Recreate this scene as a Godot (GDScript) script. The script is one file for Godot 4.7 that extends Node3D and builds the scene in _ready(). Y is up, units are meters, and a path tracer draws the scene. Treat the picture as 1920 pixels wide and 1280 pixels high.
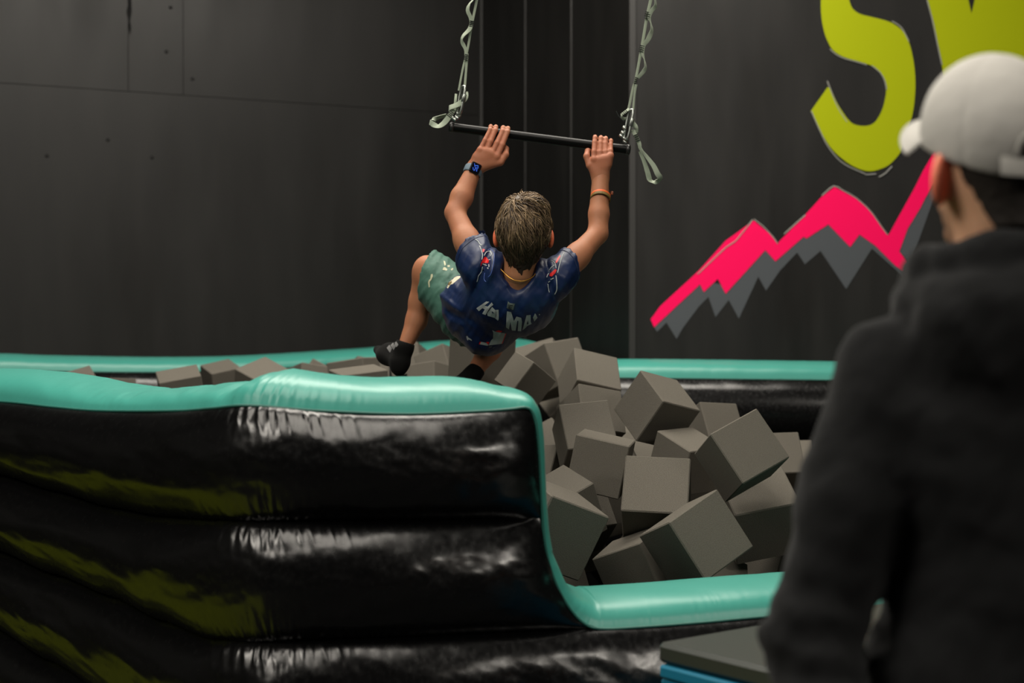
extends Node3D
# A boy lets go of a trapeze over a foam pit in an indoor trampoline hall, a man in a cap watches.

const FOCAL := 2900.0                      # focal length in pixels of the 1920 x 1280 frame
var eye := Vector3(0, 1.45, 0)
var cam_basis := Basis()
var mats := {}
var names := {}
var noise_a := FastNoiseLite.new()
var noise_b := FastNoiseLite.new()

func _ready():
	# ---- camera
	var pitch := -atan(40.0 / FOCAL)
	cam_basis = Basis(Vector3.RIGHT, pitch)
	var cam := Camera3D.new()
	cam.name = "camera"
	cam.near = 0.05
	cam.far = 60.0
	var lens := CameraAttributesPhysical.new()
	lens.frustum_focal_length = 54.375
	lens.frustum_focus_distance = 4.55
	lens.frustum_near = 0.05
	lens.frustum_far = 60.0
	lens.exposure_aperture = 2.4
	cam.attributes = lens
	cam.fov = rad_to_deg(2.0 * atan(640.0 / FOCAL))
	cam.transform = Transform3D(cam_basis, eye)
	add_child(cam)
	cam.current = true
	# ---- environment: a closed hall, no sky comes in
	var we := WorldEnvironment.new()
	we.name = "environment"
	var e := Environment.new()
	e.background_mode = Environment.BG_COLOR
	e.background_color = Color(0.02, 0.02, 0.02)
	e.tonemap_mode = Environment.TONE_MAPPER_LINEAR
	e.tonemap_exposure = 1.2
	e.sdfgi_enabled = true
	e.ssao_enabled = true
	e.ssil_enabled = true
	we.environment = e
	add_child(we)
	# ---- ceiling lamps, out of view, placed to light pit, mural and hall
	#      centre x, centre z, size x, size z, energy, tint
	for l in [
		[-0.65, -2.4, 2.5, 2.8, 9.5, Color(1.0, 0.97, 0.92), "largest unseen ceiling lamp, placed to reflect in the front of the inflatable wall"],
		[-0.2, -5.7, 3.4, 1.6, 16.0, Color(1.0, 0.97, 0.92), "unseen ceiling lamp above the back of the foam pit, lighting the cube tops"],
		[-3.6, -0.8, 2.0, 1.8, 13.0, Color(1.0, 0.97, 0.92), "unseen square ceiling lamp lighting the scene from the left side of the hall"],
		[4.6, 0.8, 2.0, 1.8, 16.0, Color(1.0, 0.97, 0.92), "unseen square ceiling lamp on the right side of the hall, lighting the mural"]]:
		unseen_ceiling_lamp(l[0], l[1], l[2], l[3], l[4], l[5], l[6])
	noise_a.seed = 3
	noise_a.frequency = 1.0
	noise_b.seed = 11
	noise_b.frequency = 1.0
	make_materials()
	room()
	mural()
	inflatable()
	foam()
	mats_on_floor()
	platform()
	trapeze()
	boy()
	man()

# ------------------------------------------------------------------ helpers
func P(px: float, py: float, depth: float) -> Vector3:       # the point at that depth along the lens axis
	return eye + cam_basis * (Vector3((px - 960.0) / FOCAL, (640.0 - py) / FOCAL, -1.0) * depth)

func on_plane(px: float, py: float, at: Vector3, n: Vector3) -> Vector3:
	var d := cam_basis * Vector3((px - 960.0) / FOCAL, (640.0 - py) / FOCAL, -1.0)
	return eye + d * ((at - eye).dot(n) / d.dot(n))

func tab(xs: Array, ys: Array, x: float) -> float:            # smooth interpolation through a table
	var k := xs.size() - 1
	if x <= xs[0]:
		return ys[0]
	if x >= xs[k]:
		return ys[k]
	var i := 0
	while x > xs[i + 1]:
		i += 1
	var h: float = xs[i + 1] - xs[i]
	var t: float = (x - xs[i]) / h
	var s: float = (ys[i + 1] - ys[i]) / h
	var m0: float = s if i == 0 else 0.5 * (s + (ys[i] - ys[i - 1]) / (xs[i] - xs[i - 1]))
	var m1: float = s if i + 2 > k else 0.5 * (s + (ys[i + 2] - ys[i + 1]) / (xs[i + 2] - xs[i + 1]))
	var t2 := t * t
	var t3 := t2 * t
	return (2 * t3 - 3 * t2 + 1) * ys[i] + (t3 - 2 * t2 + t) * h * m0 + (3 * t2 - 2 * t3) * ys[i + 1] + (t3 - t2) * h * m1

func spline(pts: Array, step: float) -> Array:                # Catmull-Rom through points, about one point every step metres
	var out := []
	for i in pts.size() - 1:
		var a: Vector3 = pts[maxi(i - 1, 0)]
		var b: Vector3 = pts[i]
		var c: Vector3 = pts[i + 1]
		var d: Vector3 = pts[mini(i + 2, pts.size() - 1)]
		var n := maxi(1, int(ceil(b.distance_to(c) / step)))
		for j in n:
			out.append(b.cubic_interpolate(c, a, d, float(j) / n))
	out.append(pts[-1])
	return out

class Shape:
	var v := PackedVector3Array()
	var n := PackedVector3Array()
	var uv := PackedVector2Array()
	var c := PackedColorArray()
	var i := PackedInt32Array()
	func put(p: Vector3, t := Vector2.ZERO, col := Color.WHITE) -> int:
		v.append(p)
		uv.append(t)
		c.append(col)
		n.append(Vector3.ZERO)
		return v.size() - 1
	func tri(a: int, b: int, d: int):                            # counter-clockwise seen from outside
		i.append(a)
		i.append(d)
		i.append(b)
		var f := (v[b] - v[a]).cross(v[d] - v[a])
		n[a] += f
		n[b] += f
		n[d] += f
	func quad(a: int, b: int, d: int, e: int):
		tri(a, b, d)
		tri(a, d, e)
	func flat(pts: Array):                                       # one flat polygon, counter-clockwise from outside
		var k := []
		for p in pts:
			k.append(put(p))
		for j in range(1, pts.size() - 1):
			tri(k[0], k[j], k[j + 1])
	func grid(first: int, nu: int, nv: int, turn := false):      # vertices put row by row (u fastest)
		for b in nv - 1:
			for a in nu - 1:
				var q := first + b * nu + a
				if turn:
					quad(q, q + nu, q + nu + 1, q + 1)
				else:
					quad(q, q + 1, q + nu + 1, q + nu)
	func tube(path: Array, radii: Array, sides := 10, caps := true, squash := 1.0, up := Vector3.UP):
		var first := v.size()
		var ref := up
		var k := path.size()
		for j in k:
			var t: Vector3 = (path[mini(j + 1, k - 1)] - path[maxi(j - 1, 0)]).normalized()
			var x := (ref - t * ref.dot(t))
			if x.length() < 0.05:
				x = t.cross(Vector3(0.31, 0.2, 0.9))
			x = x.normalized()
			ref = x
			var y := t.cross(x)
			var r: float = radii[mini(j, radii.size() - 1)]
			for s in sides:
				var w := TAU * s / sides
				put(path[j] + (x * cos(w) * squash + y * sin(w)) * r, Vector2(float(s) / sides, float(j) / k))
		for j in k - 1:
			for s in sides:
				var a := first + j * sides + s
				var b := first + j * sides + (s + 1) % sides
				quad(a, b, b + sides, a + sides)
		if caps:
			var p := put(path[0])
			var q := put(path[k - 1])
			for s in sides:
				tri(p, first + (s + 1) % sides, first + s)
				tri(q, first + (k - 1) * sides + s, first + (k - 1) * sides + (s + 1) % sides)
	func box(at: Transform3D, size: Vector3, bevel: float):      # a box with chamfered edges
		var h := size * 0.5
		var o := h - Vector3.ONE * bevel
		var ax := [Vector3.RIGHT, Vector3.UP, Vector3.BACK]
		for k in 3:
			for s in [-1.0, 1.0]:
				var u: Vector3 = ax[(k + 1) % 3]
				var w: Vector3 = ax[(k + 2) % 3]
				var c0: Vector3 = ax[k] * s * h[k]
				var pu: Vector3 = u * o[(k + 1) % 3]
				var pw: Vector3 = w * o[(k + 2) % 3]
				var q := [at * (c0 - pu - pw), at * (c0 + pu - pw), at * (c0 + pu + pw), at * (c0 - pu + pw)]
				if s < 0:
					q.reverse()
				flat(q)
		if bevel <= 0.0:
			return
		for k in 3:                                                # edges along axis k
			for s in [[1.0, 1.0], [-1.0, 1.0], [-1.0, -1.0], [1.0, -1.0]]:
				var i1 := (k + 1) % 3
				var i2 := (k + 2) % 3
				var u: Vector3 = ax[i1] * s[0]
				var w: Vector3 = ax[i2] * s[1]
				var l: Vector3 = ax[k] * o[k]
				var e1: Vector3 = u * h[i1] + w * o[i2]
				var e2: Vector3 = u * o[i1] + w * h[i2]
				var q := [at * (e1 - l), at * (e1 + l), at * (e2 + l), at * (e2 - l)]
				if s[0] * s[1] > 0:
					q.reverse()
				flat(q)
		for sx in [-1.0, 1.0]:
			for sy in [-1.0, 1.0]:
				for sz in [-1.0, 1.0]:
					var q := [at * Vector3(sx * h.x, sy * o.y, sz * o.z), at * Vector3(sx * o.x, sy * h.y, sz * o.z), at * Vector3(sx * o.x, sy * o.y, sz * h.z)]
					if sx * sy * sz < 0:
						q.reverse()
					flat(q)
	func prism(front: PackedVector2Array, to: Callable, thick: Vector3):   # an extruded outline; to() places a 2D point on the front face
		var t := Geometry2D.triangulate_polygon(front)
		var a := []
		for p in front:
			a.append(put(to.call(p)))
		var ab: Vector3 = v[a[t[1]]] - v[a[t[0]]]
		var ac: Vector3 = v[a[t[2]]] - v[a[t[0]]]
		var flip := ab.cross(ac).dot(thick) > 0
		for j in range(0, t.size(), 3):
			if flip:
				tri(a[t[j]], a[t[j + 2]], a[t[j + 1]])
			else:
				tri(a[t[j]], a[t[j + 1]], a[t[j + 2]])
		for j in front.size():
			var p: Vector3 = to.call(front[j])
			var q: Vector3 = to.call(front[(j + 1) % front.size()])
			flat([p, p + thick, q + thick, q])
	func mesh(mat: Material) -> ArrayMesh:
		for k in n.size():
			n[k] = n[k].normalized() if n[k].length_squared() > 0 else Vector3.UP
		var arr := []
		arr.resize(Mesh.ARRAY_MAX)
		arr[Mesh.ARRAY_VERTEX] = v
		arr[Mesh.ARRAY_NORMAL] = n
		arr[Mesh.ARRAY_TEX_UV] = uv
		arr[Mesh.ARRAY_COLOR] = c
		arr[Mesh.ARRAY_INDEX] = i
		var m := ArrayMesh.new()
		m.add_surface_from_arrays(Mesh.PRIMITIVE_TRIANGLES, arr)
		m.surface_set_material(0, mat)
		return m

func numbered(called: String) -> String:
	var k: int = names.get(called, 0)
	names[called] = k + 1
	return called if k == 0 else "%s_%03d" % [called, k]

func thing(called: String, label: String, category: String, group := "") -> Node3D:
	var o := Node3D.new()
	o.name = numbered(called)
	add_child(o, true)
	tag(o, label, category, group)
	return o

func tag(o: Node3D, label: String, category: String, group := ""):
	o.set_meta("label", label)
	o.set_meta("category", category)
	if group:
		o.set_meta("group", group)

func part(called: String, m: Mesh, parent: Node, label := "") -> MeshInstance3D:
	var o := MeshInstance3D.new()
	o.name = called if parent != self else numbered(called)
	o.mesh = m
	parent.add_child(o, true)
	if label:
		o.set_meta("label", label)
	return o

func structure(called: String) -> Node3D:
	var o := Node3D.new()
	o.name = called
	o.set_meta("kind", "structure")
	add_child(o, true)
	return o

func stuff_mat(col: Color, rough: float, spec := 0.5) -> StandardMaterial3D:
	var m := StandardMaterial3D.new()
	m.albedo_color = col
	m.roughness = rough
	m.metallic_specular = spec
	return m

func noise_tex(seed_: int, freq: float, size: int, lo: Color, hi: Color, octaves := 4, kind := FastNoiseLite.TYPE_SIMPLEX_SMOOTH) -> NoiseTexture2D:
	var f := FastNoiseLite.new()
	f.seed = seed_
	f.frequency = freq
	f.noise_type = kind
	f.fractal_octaves = octaves
	var t := NoiseTexture2D.new()
	t.noise = f
	t.width = size
	t.height = size
	t.seamless = true
	var g := Gradient.new()
	g.set_color(0, lo)
	g.set_color(1, hi)
	t.color_ramp = g
	return t

func triplanar(m: StandardMaterial3D, per_metre: Vector3, world := true):
	m.uv1_triplanar = true
	m.uv1_world_triplanar = world
	m.uv1_scale = per_metre

func unseen_ceiling_lamp(x: float, z: float, w: float, d: float, energy: float, tint: Color, label: String):
	var t := thing("unseen_ceiling_lamp", label, "lamp", "unseen ceiling lamps")
	t.position = Vector3(x, 4.4, z)
	var s := Shape.new()
	s.box(Transform3D(Basis(), Vector3(0, 0.03, 0)), Vector3(w + 0.08, 0.06, d + 0.08), 0.01)
	part("housing", s.mesh(stuff_mat(Color(0.2, 0.2, 0.2), 0.6)), t)
	var g := Shape.new()
	g.box(Transform3D(Basis(), Vector3(0, -0.008, 0)), Vector3(w, 0.012, d), 0.002)
	var m := StandardMaterial3D.new()
	m.albedo_color = Color(0.8, 0.8, 0.8)
	m.emission_enabled = true
	m.emission = tint
	m.emission_energy_multiplier = 1.0
	part("diffuser", g.mesh(m), t)
	var a := AreaLight3D.new()
	a.name = "glow"
	a.area_size = Vector2(w, d)
	a.light_energy = energy
	a.light_color = tint
	a.area_range = 30.0
	a.area_attenuation = 2.0
	a.shadow_enabled = true
	a.position = Vector3(0, -0.02, 0)
	a.rotation = Vector3(-PI / 2, 0, 0)
	t.add_child(a)

# ------------------------------------------------------------------ materials
func make_materials():
	var m := stuff_mat(Color(0.105, 0.10, 0.095), 0.5, 0.45)              # satin black wall paint, its streaky sheen put into the albedo noise
	m.roughness = 1.0
	m.roughness_texture = noise_tex(5, 0.006, 512, Color(0.34, 0.34, 0.34), Color(0.6, 0.6, 0.6), 5)
	m.albedo_texture = noise_tex(7, 0.01, 512, Color(0.6, 0.6, 0.6), Color(1, 1, 1), 5)
	triplanar(m, Vector3(0.9, 0.16, 0.9))
	mats.wall = m
	mats.wall_trim = stuff_mat(Color(0.14, 0.137, 0.133), 0.55)
	mats.floor = stuff_mat(Color(0.08, 0.08, 0.08), 0.7)
	mats.ceiling = stuff_mat(Color(0.06, 0.06, 0.06), 0.9)
	mats.lime = stuff_mat(Color(0.63, 0.67, 0.0), 0.6, 0.3)
	mats.pink = stuff_mat(Color(1.0, 0.0, 0.36), 0.6, 0.3)
	mats.slate = stuff_mat(Color(0.275, 0.29, 0.31), 0.6)
	mats.chalk = stuff_mat(Color(0.55, 0.55, 0.53), 0.8)
	var black := stuff_mat(Color(0.035, 0.035, 0.037), 1.0, 0.5)            # glossy black vinyl with scuffs
	black.roughness_texture = noise_tex(21, 0.04, 1024, Color(0.14, 0.14, 0.14), Color(0.34, 0.34, 0.34), 6)
	black.heightmap_enabled = true
	black.heightmap_scale = 0.02
	black.heightmap_texture = noise_tex(22, 0.012, 512, Color.BLACK, Color.WHITE, 4)
	triplanar(black, Vector3(1.3, 1.3, 1.3))
	mats.vinyl = black
	var teal := stuff_mat(Color(0.25, 0.57, 0.52), 0.36, 0.45)
	mats.teal = teal
	var foam_mat := stuff_mat(Color(0.50, 0.48, 0.445), 1.0, 0.1)
	foam_mat.albedo_texture = noise_tex(31, 0.3, 512, Color(0.6, 0.6, 0.6), Color(1, 1, 1), 3)
	foam_mat.heightmap_enabled = true
	foam_mat.heightmap_scale = 0.15
	foam_mat.heightmap_texture = noise_tex(32, 0.3, 512, Color.BLACK, Color.WHITE, 2)
	triplanar(foam_mat, Vector3(0.55, 0.55, 0.55), false)
	mats.foam = foam_mat
	mats.bar = stuff_mat(Color(0.03, 0.03, 0.03), 0.38, 0.3)
	mats.webbing = stuff_mat(Color(0.58, 0.62, 0.55), 0.8)
	mats.stitch = stuff_mat(Color(0.05, 0.09, 0.08), 0.8)
	mats.webbing_edge = stuff_mat(Color(0.1, 0.3, 0.25), 0.8)
	var steel := stuff_mat(Color(0.6, 0.62, 0.6), 0.3)
	steel.metallic = 0.9
	mats.steel = steel
	mats.pad = stuff_mat(Color(0.2, 0.215, 0.2), 0.36)
	mats.blue = stuff_mat(Color(0.07, 0.44, 0.56), 0.4)

# ------------------------------------------------------------------ the hall
var right_z := -7.35
var left_a := Vector3.ZERO      # left wall runs from left_a to left_b, the return from left_b to corner
var left_b := Vector3.ZERO
var corner := Vector3.ZERO

func slab(parent: Node, called: String, a: Vector3, b: Vector3, y0: float, y1: float, thick: float, mat: Material, gap := 0.0, label := "") -> MeshInstance3D:
	# an upright board whose face runs from a to b (seen from inside with a on the left), thickness behind it
	var along := Vector3(b.x - a.x, 0, b.z - a.z)
	var l := along.length()
	along /= l
	var behind := Vector3(along.z, 0, -along.x)
	var s := Shape.new()
	var c := Vector3(a.x, (y0 + y1) * 0.5, a.z) + along * l * 0.5 + behind * thick * 0.5
	s.box(Transform3D(Basis(along, Vector3.UP, -behind), c), Vector3(l - gap, y1 - y0 - gap, thick), minf(0.0015, thick * 0.3))
	return part(called, s.mesh(mat), parent, label)

func room():
	var f := structure("floor")
	var s := Shape.new()
	s.box(Transform3D(Basis(), Vector3(0.4, -0.1, -3.0)), Vector3(13, 0.2, 16), 0.0)
	part("floor_slab", s.mesh(mats.floor), f)
	s = Shape.new()
	var c := structure("ceiling")
	s.box(Transform3D(Basis(), Vector3(0.4, 4.6, -3.0)), Vector3(13, 0.2, 16), 0.0)
	part("ceiling_slab", s.mesh(mats.ceiling), c)
	corner = on_plane(1181, 600, Vector3(0, 0, right_z), Vector3.BACK)
	corner.y = 0
	left_b = P(903, 600, 9.1)
	left_b.y = 0
	left_a = P(0, 600, 7.85)
	left_a.y = 0
	var dir := (left_b - left_a).normalized()
	var n := Vector3(-dir.z, 0, dir.x)                        # faces the camera
	# left wall: big sheets with a joint at head height
	var wl := structure("wall_left")
	var far_left := left_a - dir * 2.6
	slab(wl, "backing", far_left + dir * -0.4 - n * 0.02, left_b + dir * 0.02 - n * 0.02, 0, 4.5, 0.15, mats.wall)
	var xs := [-900.0, 242.0, 345.0, 806.0, 903.0]
	for i in 4:
		var a: Vector3 = far_left if i == 0 else on_plane(xs[i], 600, left_a, n)
		var b: Vector3 = on_plane(xs[i + 1], 600, left_a, n)
		a.y = 0
		b.y = 0
		var seam: float = on_plane(560, 193, left_a, n).y
		if i >= 2:
			slab(wl, "wall_panel", a if i == 3 else far_left, b, 0.0, seam, 0.02, mats.wall, 0.0006)
		slab(wl, "wall_panel", a, b, seam, 4.5, 0.02, mats.wall, 0.0006)
	# torn filler in the joint of the upper sheets, and plugged holes
	s = Shape.new()
	var tear := PackedVector2Array([Vector2(238, -30), Vector2(240, 10), Vector2(237, 22), Vector2(242, 40), Vector2(240, 50), Vector2(244, 66), Vector2(246, 52), Vector2(244, 38), Vector2(247, 22), Vector2(245, -30)])
	s.prism(tear, func(p): return on_plane(p.x, p.y, left_a, n) + n * 0.003, -n * 0.003)
	part("torn_filler", s.mesh(stuff_mat(Color(0.02, 0.02, 0.02), 0.95)), wl, "ragged torn filler in an upper joint")
	for q in [Vector2(88, 292), Vector2(285, 295), Vector2(320, 14), Vector2(361, 148), Vector2(312, 97), Vector2(202, 262)]:
		s = Shape.new()
		var at: Vector3 = on_plane(q.x, q.y, left_a, n)
		s.tube([at - n * 0.002, at + n * 0.003], [0.012, 0.009], 10)
		part("plug", s.mesh(stuff_mat(Color(0.035, 0.035, 0.035), 0.8)), wl)
	# the return that comes back towards the viewer: three boards with lighter joint strips
	var wr := structure("wall_return")
	var back := (corner - left_b).normalized()
	var rn := Vector3(-back.z, 0, back.x)
	slab(wr, "backing", left_b - rn * 0.02, corner - rn * 0.02, 0, 4.5, 0.15, mats.wall)
	var rx := [903.0, 985.0, 1072.0, 1181.0]
	for i in 3:
		var a: Vector3 = on_plane(rx[i], 600, left_b, rn)
		var b: Vector3 = on_plane(rx[i + 1], 600, left_b, rn)
		a.y = 0
		b.y = 0
		slab(wr, "wall_board", a, b, 0, 4.5, 0.02, mats.wall, 0.006)
	var tn := (n + rn).normalized()
	for q in [[903.0, left_b, n, 0.030], [985.0, left_b, rn, 0.022], [1071.0, left_b, rn, 0.02]]:
		var at: Vector3 = on_plane(q[0], 600, q[1], q[2])
		s = Shape.new()
		s.tube([Vector3(at.x, 0, at.z), Vector3(at.x, 4.5, at.z)], [q[3] * 0.5], 10)
		part("joint_strip", s.mesh(mats.wall_trim if q[0] < 950.0 else mats.wall), wr)
	# right wall
	var rw := structure("wall_right")
	slab(rw, "wall_panel", corner, Vector3(6.5, 0, right_z), 0, 4.5, 0.2, mats.wall)
	s = Shape.new()
	s.box(Transform3D(Basis(), Vector3(corner.x + 0.012, 2.25, right_z + 0.001)), Vector3(0.034, 4.5, 0.01), 0.003)
	part("corner_bead", s.mesh(mats.wall_trim), rw, "scuffed lighter corner edge")
	# walls out of sight that close the hall
	for q in [["wall_back", Vector3(6.9, 0, 5.0), Vector3(-6.1, 0, 5.0)], ["wall_far_right", Vector3(6.5, 0, right_z), Vector3(6.5, 0, 5.0)], ["wall_far_left", Vector3(-5.9, 0, 5.0), Vector3(-5.9, 0, -11)], ["wall_front", Vector3(-6.1, 0, -10.9), Vector3(6.9, 0, -10.9)]]:
		var w := structure(q[0])
		slab(w, "wall_panel", q[1], q[2], 0, 4.5, 0.2, mats.wall)

func mural():
	var rw: Node3D = get_node("wall_right")
	var z := Vector3(0, 0, right_z)
	# each outline: [part, label, material, pixel origin, scale of the tracing, height off the wall, points]
	var s_left := "220,0 240,-160 330,-300 520,-380 720,-350 860,-200 760,-110 640,-230 520,-230 440,-140 415,-50 420,0 440,60 490,100 600,125 715,155 800,215 850,310 880,450 890,600 878,760 850,880 800,1050 750,1120 690,1175 590,1210 520,1205 420,1160 300,1060 220,930 150,785 270,615 290,625 340,740 430,870 500,890 560,888 610,860 660,770 688,640 665,540 610,475 530,445 380,405 300,355 250,250 225,130"
	var w_out := "885,-420 1165,-420 1285,100 1400,-420 1640,-420 1720,100 1840,-420 2100,-420 1900,880 1640,880 1530,450 1420,880 1165,880 1070,440"
	var pink := "68,955 130,870 380,640 550,450 620,400 730,320 845,415 885,465 1060,285 1170,165 1250,105 1390,180 1480,260 1590,410 1600,410 1660,300 1760,120 1820,0 1960,-240 2100,-40 2000,60 1930,20 1830,180 1800,240 1720,370 1665,520 1770,650 1755,685 1640,610 1510,480 1410,410 1350,490 1210,345 1070,435 1050,425 870,582 805,510 550,790 500,695 410,778 385,730 90,1005"
	var grey := "90,1005 110,1035 170,975 235,1080 275,1010 380,870 440,810 485,940 570,830 635,950 760,680 810,770 900,640 1010,525 1060,600 1160,515 1325,760 1490,500 1660,650 1740,720 1760,690 1640,580 1500,450 1410,380 1350,430 1210,300 1060,380 870,540 805,470 550,740 400,700 100,980"
	var grey2 := "1670,525 1700,400 1830,160 1960,60 1880,200 1740,590"
	for q in [
		["painted_letter", "lime green painted letter S", mats.lime, Vector2(1480, 0), 3.7636, 0.004, s_left],
		["painted_letter", "lime green painted letter W", mats.lime, Vector2(1480, 0), 3.7636, 0.004, w_out],
		["painted_mountain_flank", "slate grey painted mountain flank", mats.slate, Vector2(1200, 320), 3.4286, 0.002, grey],  # flat grey mural paint laid under the pink
		["painted_mountain_flank", "slate grey flank of the right peak", mats.slate, Vector2(1200, 320), 3.4286, 0.002, grey2],
		["painted_mountain", "hot pink painted mountain ridge", mats.pink, Vector2(1200, 320), 3.4286, 0.004, pink]]:
		var pts := PackedVector2Array()
		for w in q[6].split(" "):
			var xy: PackedStringArray = w.split(",")
			pts.append(Vector2(float(xy[0]), float(xy[1])) / q[4] + q[3])
		if q[0] == "painted_letter" and q[1].ends_with("S"):
			pts = rounded(pts, 2)
		var s := Shape.new()
		var up := Vector3(0, 0, q[5])
		s.prism(pts, func(p): return on_plane(p.x, p.y, z, Vector3.BACK) + up, -up)
		part(q[0], s.mesh(q[2]), rw, q[1])
	# chalk guide lines that show along the edges of the paint
	var k := 0
	for q in ["1411,412 1379,452 1362,463 1308,514", "1413,411 1430,424 1449,444 1458,457", "1470,439 1510,403", "1541,367 1563,349 1580,357 1606,372 1632,396 1652,424 1664,440", "1521,208 1535,240 1552,274 1575,302 1598,316 1622,326", "1648,332 1660,325 1672,312", "1622,328 1642,326", "1551,152 1557,168 1570,200 1588,229", "1556,92 1567,102 1583,110 1605,116 1625,122", "1634,123 1650,136 1659,152 1662,168", "1672,40 1688,50 1697,64 1704,78", "1738,0 1750,45 1757,80 1766,122"]:
		var pts := []
		for w in q.split(" "):
			var xy: PackedStringArray = w.split(",")
			pts.append(on_plane(float(xy[0]), float(xy[1]), z, Vector3.BACK) + Vector3(0, 0, 0.003))
		var s := Shape.new()
		s.tube(spline(pts, 0.03), [0.0032], 6, true)
		part("chalk_line", s.mesh(mats.chalk), rw)

func rounded(pts: PackedVector2Array, times: int) -> PackedVector2Array:    # corner cutting, sharp corners kept
	for r in times:
		var out := PackedVector2Array()
		for k in pts.size():
			var a := pts[k]
			var b := pts[(k + 1) % pts.size()]
			var p := pts[(k - 1 + pts.size()) % pts.size()]
			if absf((a - p).angle_to(b - a)) > 0.9:
				out.append(a)
			else:
				out.append(a.lerp(p, 0.22))
				out.append(a.lerp(b, 0.22))
		pts = out
	return pts

# ------------------------------------------------------------------ the inflatable round the pit
var path_px := [-420.0, -200.0, 0.0, 100.0, 190.0, 330.0, 400.0, 470.0, 600.0, 760.0, 900.0, 955.0, 985.0, 998.0, 1006.0, 1011.0, 1015.0, 1022.0, 1038.0, 1063.0, 1093.0, 1125.0, 1200.0, 1320.0, 1440.0, 1700.0, 2150.0]
var path_py := [738.0, 744.0, 752.0, 762.0, 769.0, 769.0, 764.0, 759.0, 769.0, 775.0, 770.0, 766.0, 763.0, 772.0, 800.0, 860.0, 940.0, 1020.0, 1082.0, 1132.0, 1166.0, 1177.0, 1174.0, 1165.0, 1154.0, 1134.0, 1105.0]

func wall_depth(px: float) -> float:
	return tab([-450, -200, 0, 200, 330, 400, 450, 520, 700, 1000, 1440, 2150], [5.15, 4.68, 4.3, 3.93, 3.70, 3.575, 3.51, 3.48, 3.505, 3.6, 3.75, 4.05], px)

func wall_out(px: float) -> Vector3:                           # the front wall's outward direction, level
	var a := P(px - 12, 600, wall_depth(px - 12))
	var b := P(px + 12, 600, wall_depth(px + 12))
	var t := b - a
	t.y = 0
	t = t.normalized()
	return Vector3(-t.z, 0, t.x)

func pleats(px: float, much: float) -> float:                   # the small gathers where the wall bends
	var v := 0.0
	for q in [[436, 4, 5], [455, 3.5, 7], [471, 4, 8], [489, 4.5, 11], [508, 3.5, 9], [522, 4, 12], [541, 5, 9], [572, 4.5, 10], [590, 4.5, 8], [628, 4, 5], [655, 5, 4]]:
		var d: float = (px - q[0]) / q[1]
		if absf(d) < 3.0:
			v += q[2] * 0.001 * exp(-d * d)
	return v * much

func seam_y(k: int, px: float) -> float:
	match k:
		0:
			return tab(path_px.slice(0, 13), path_py.slice(0, 13), px)
		1:
			return tab([-420, -200, 0, 110, 211, 300, 395, 480, 700, 985, 1440], [812, 848, 890, 922, 952, 968, 975, 977, 976, 971, 955], px)
		2:
			return tab([-420, -200, 0, 110, 217, 310, 401, 480, 700, 1030, 1440], [880, 950, 1033, 1078, 1120, 1165, 1199, 1203, 1195, 1182, 1165], px)
		3:
			return tab([-420, -200, 0, 100, 250, 401, 480, 700, 1030, 1440, 2150], [965, 1060, 1180, 1240, 1335, 1420, 1432, 1424, 1405, 1375, 1320], px)
		4:
			return tab([-420, -200, 0, 250, 401, 480, 700, 1030, 1440, 2150], [1100, 1215, 1340, 1520, 1620, 1640, 1630, 1605, 1560, 1490], px)
	var d := wall_depth(px)
	return 600.0 + 1.43 * FOCAL / d

func path_x_at(y: float) -> float:                              # where the falling end of the high wall stands
	return tab([763, 772, 800, 860, 940, 1020, 1082, 1132, 1166, 1177], [985, 998, 1006, 1011, 1015, 1022, 1038, 1063, 1093, 1125], y)

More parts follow.
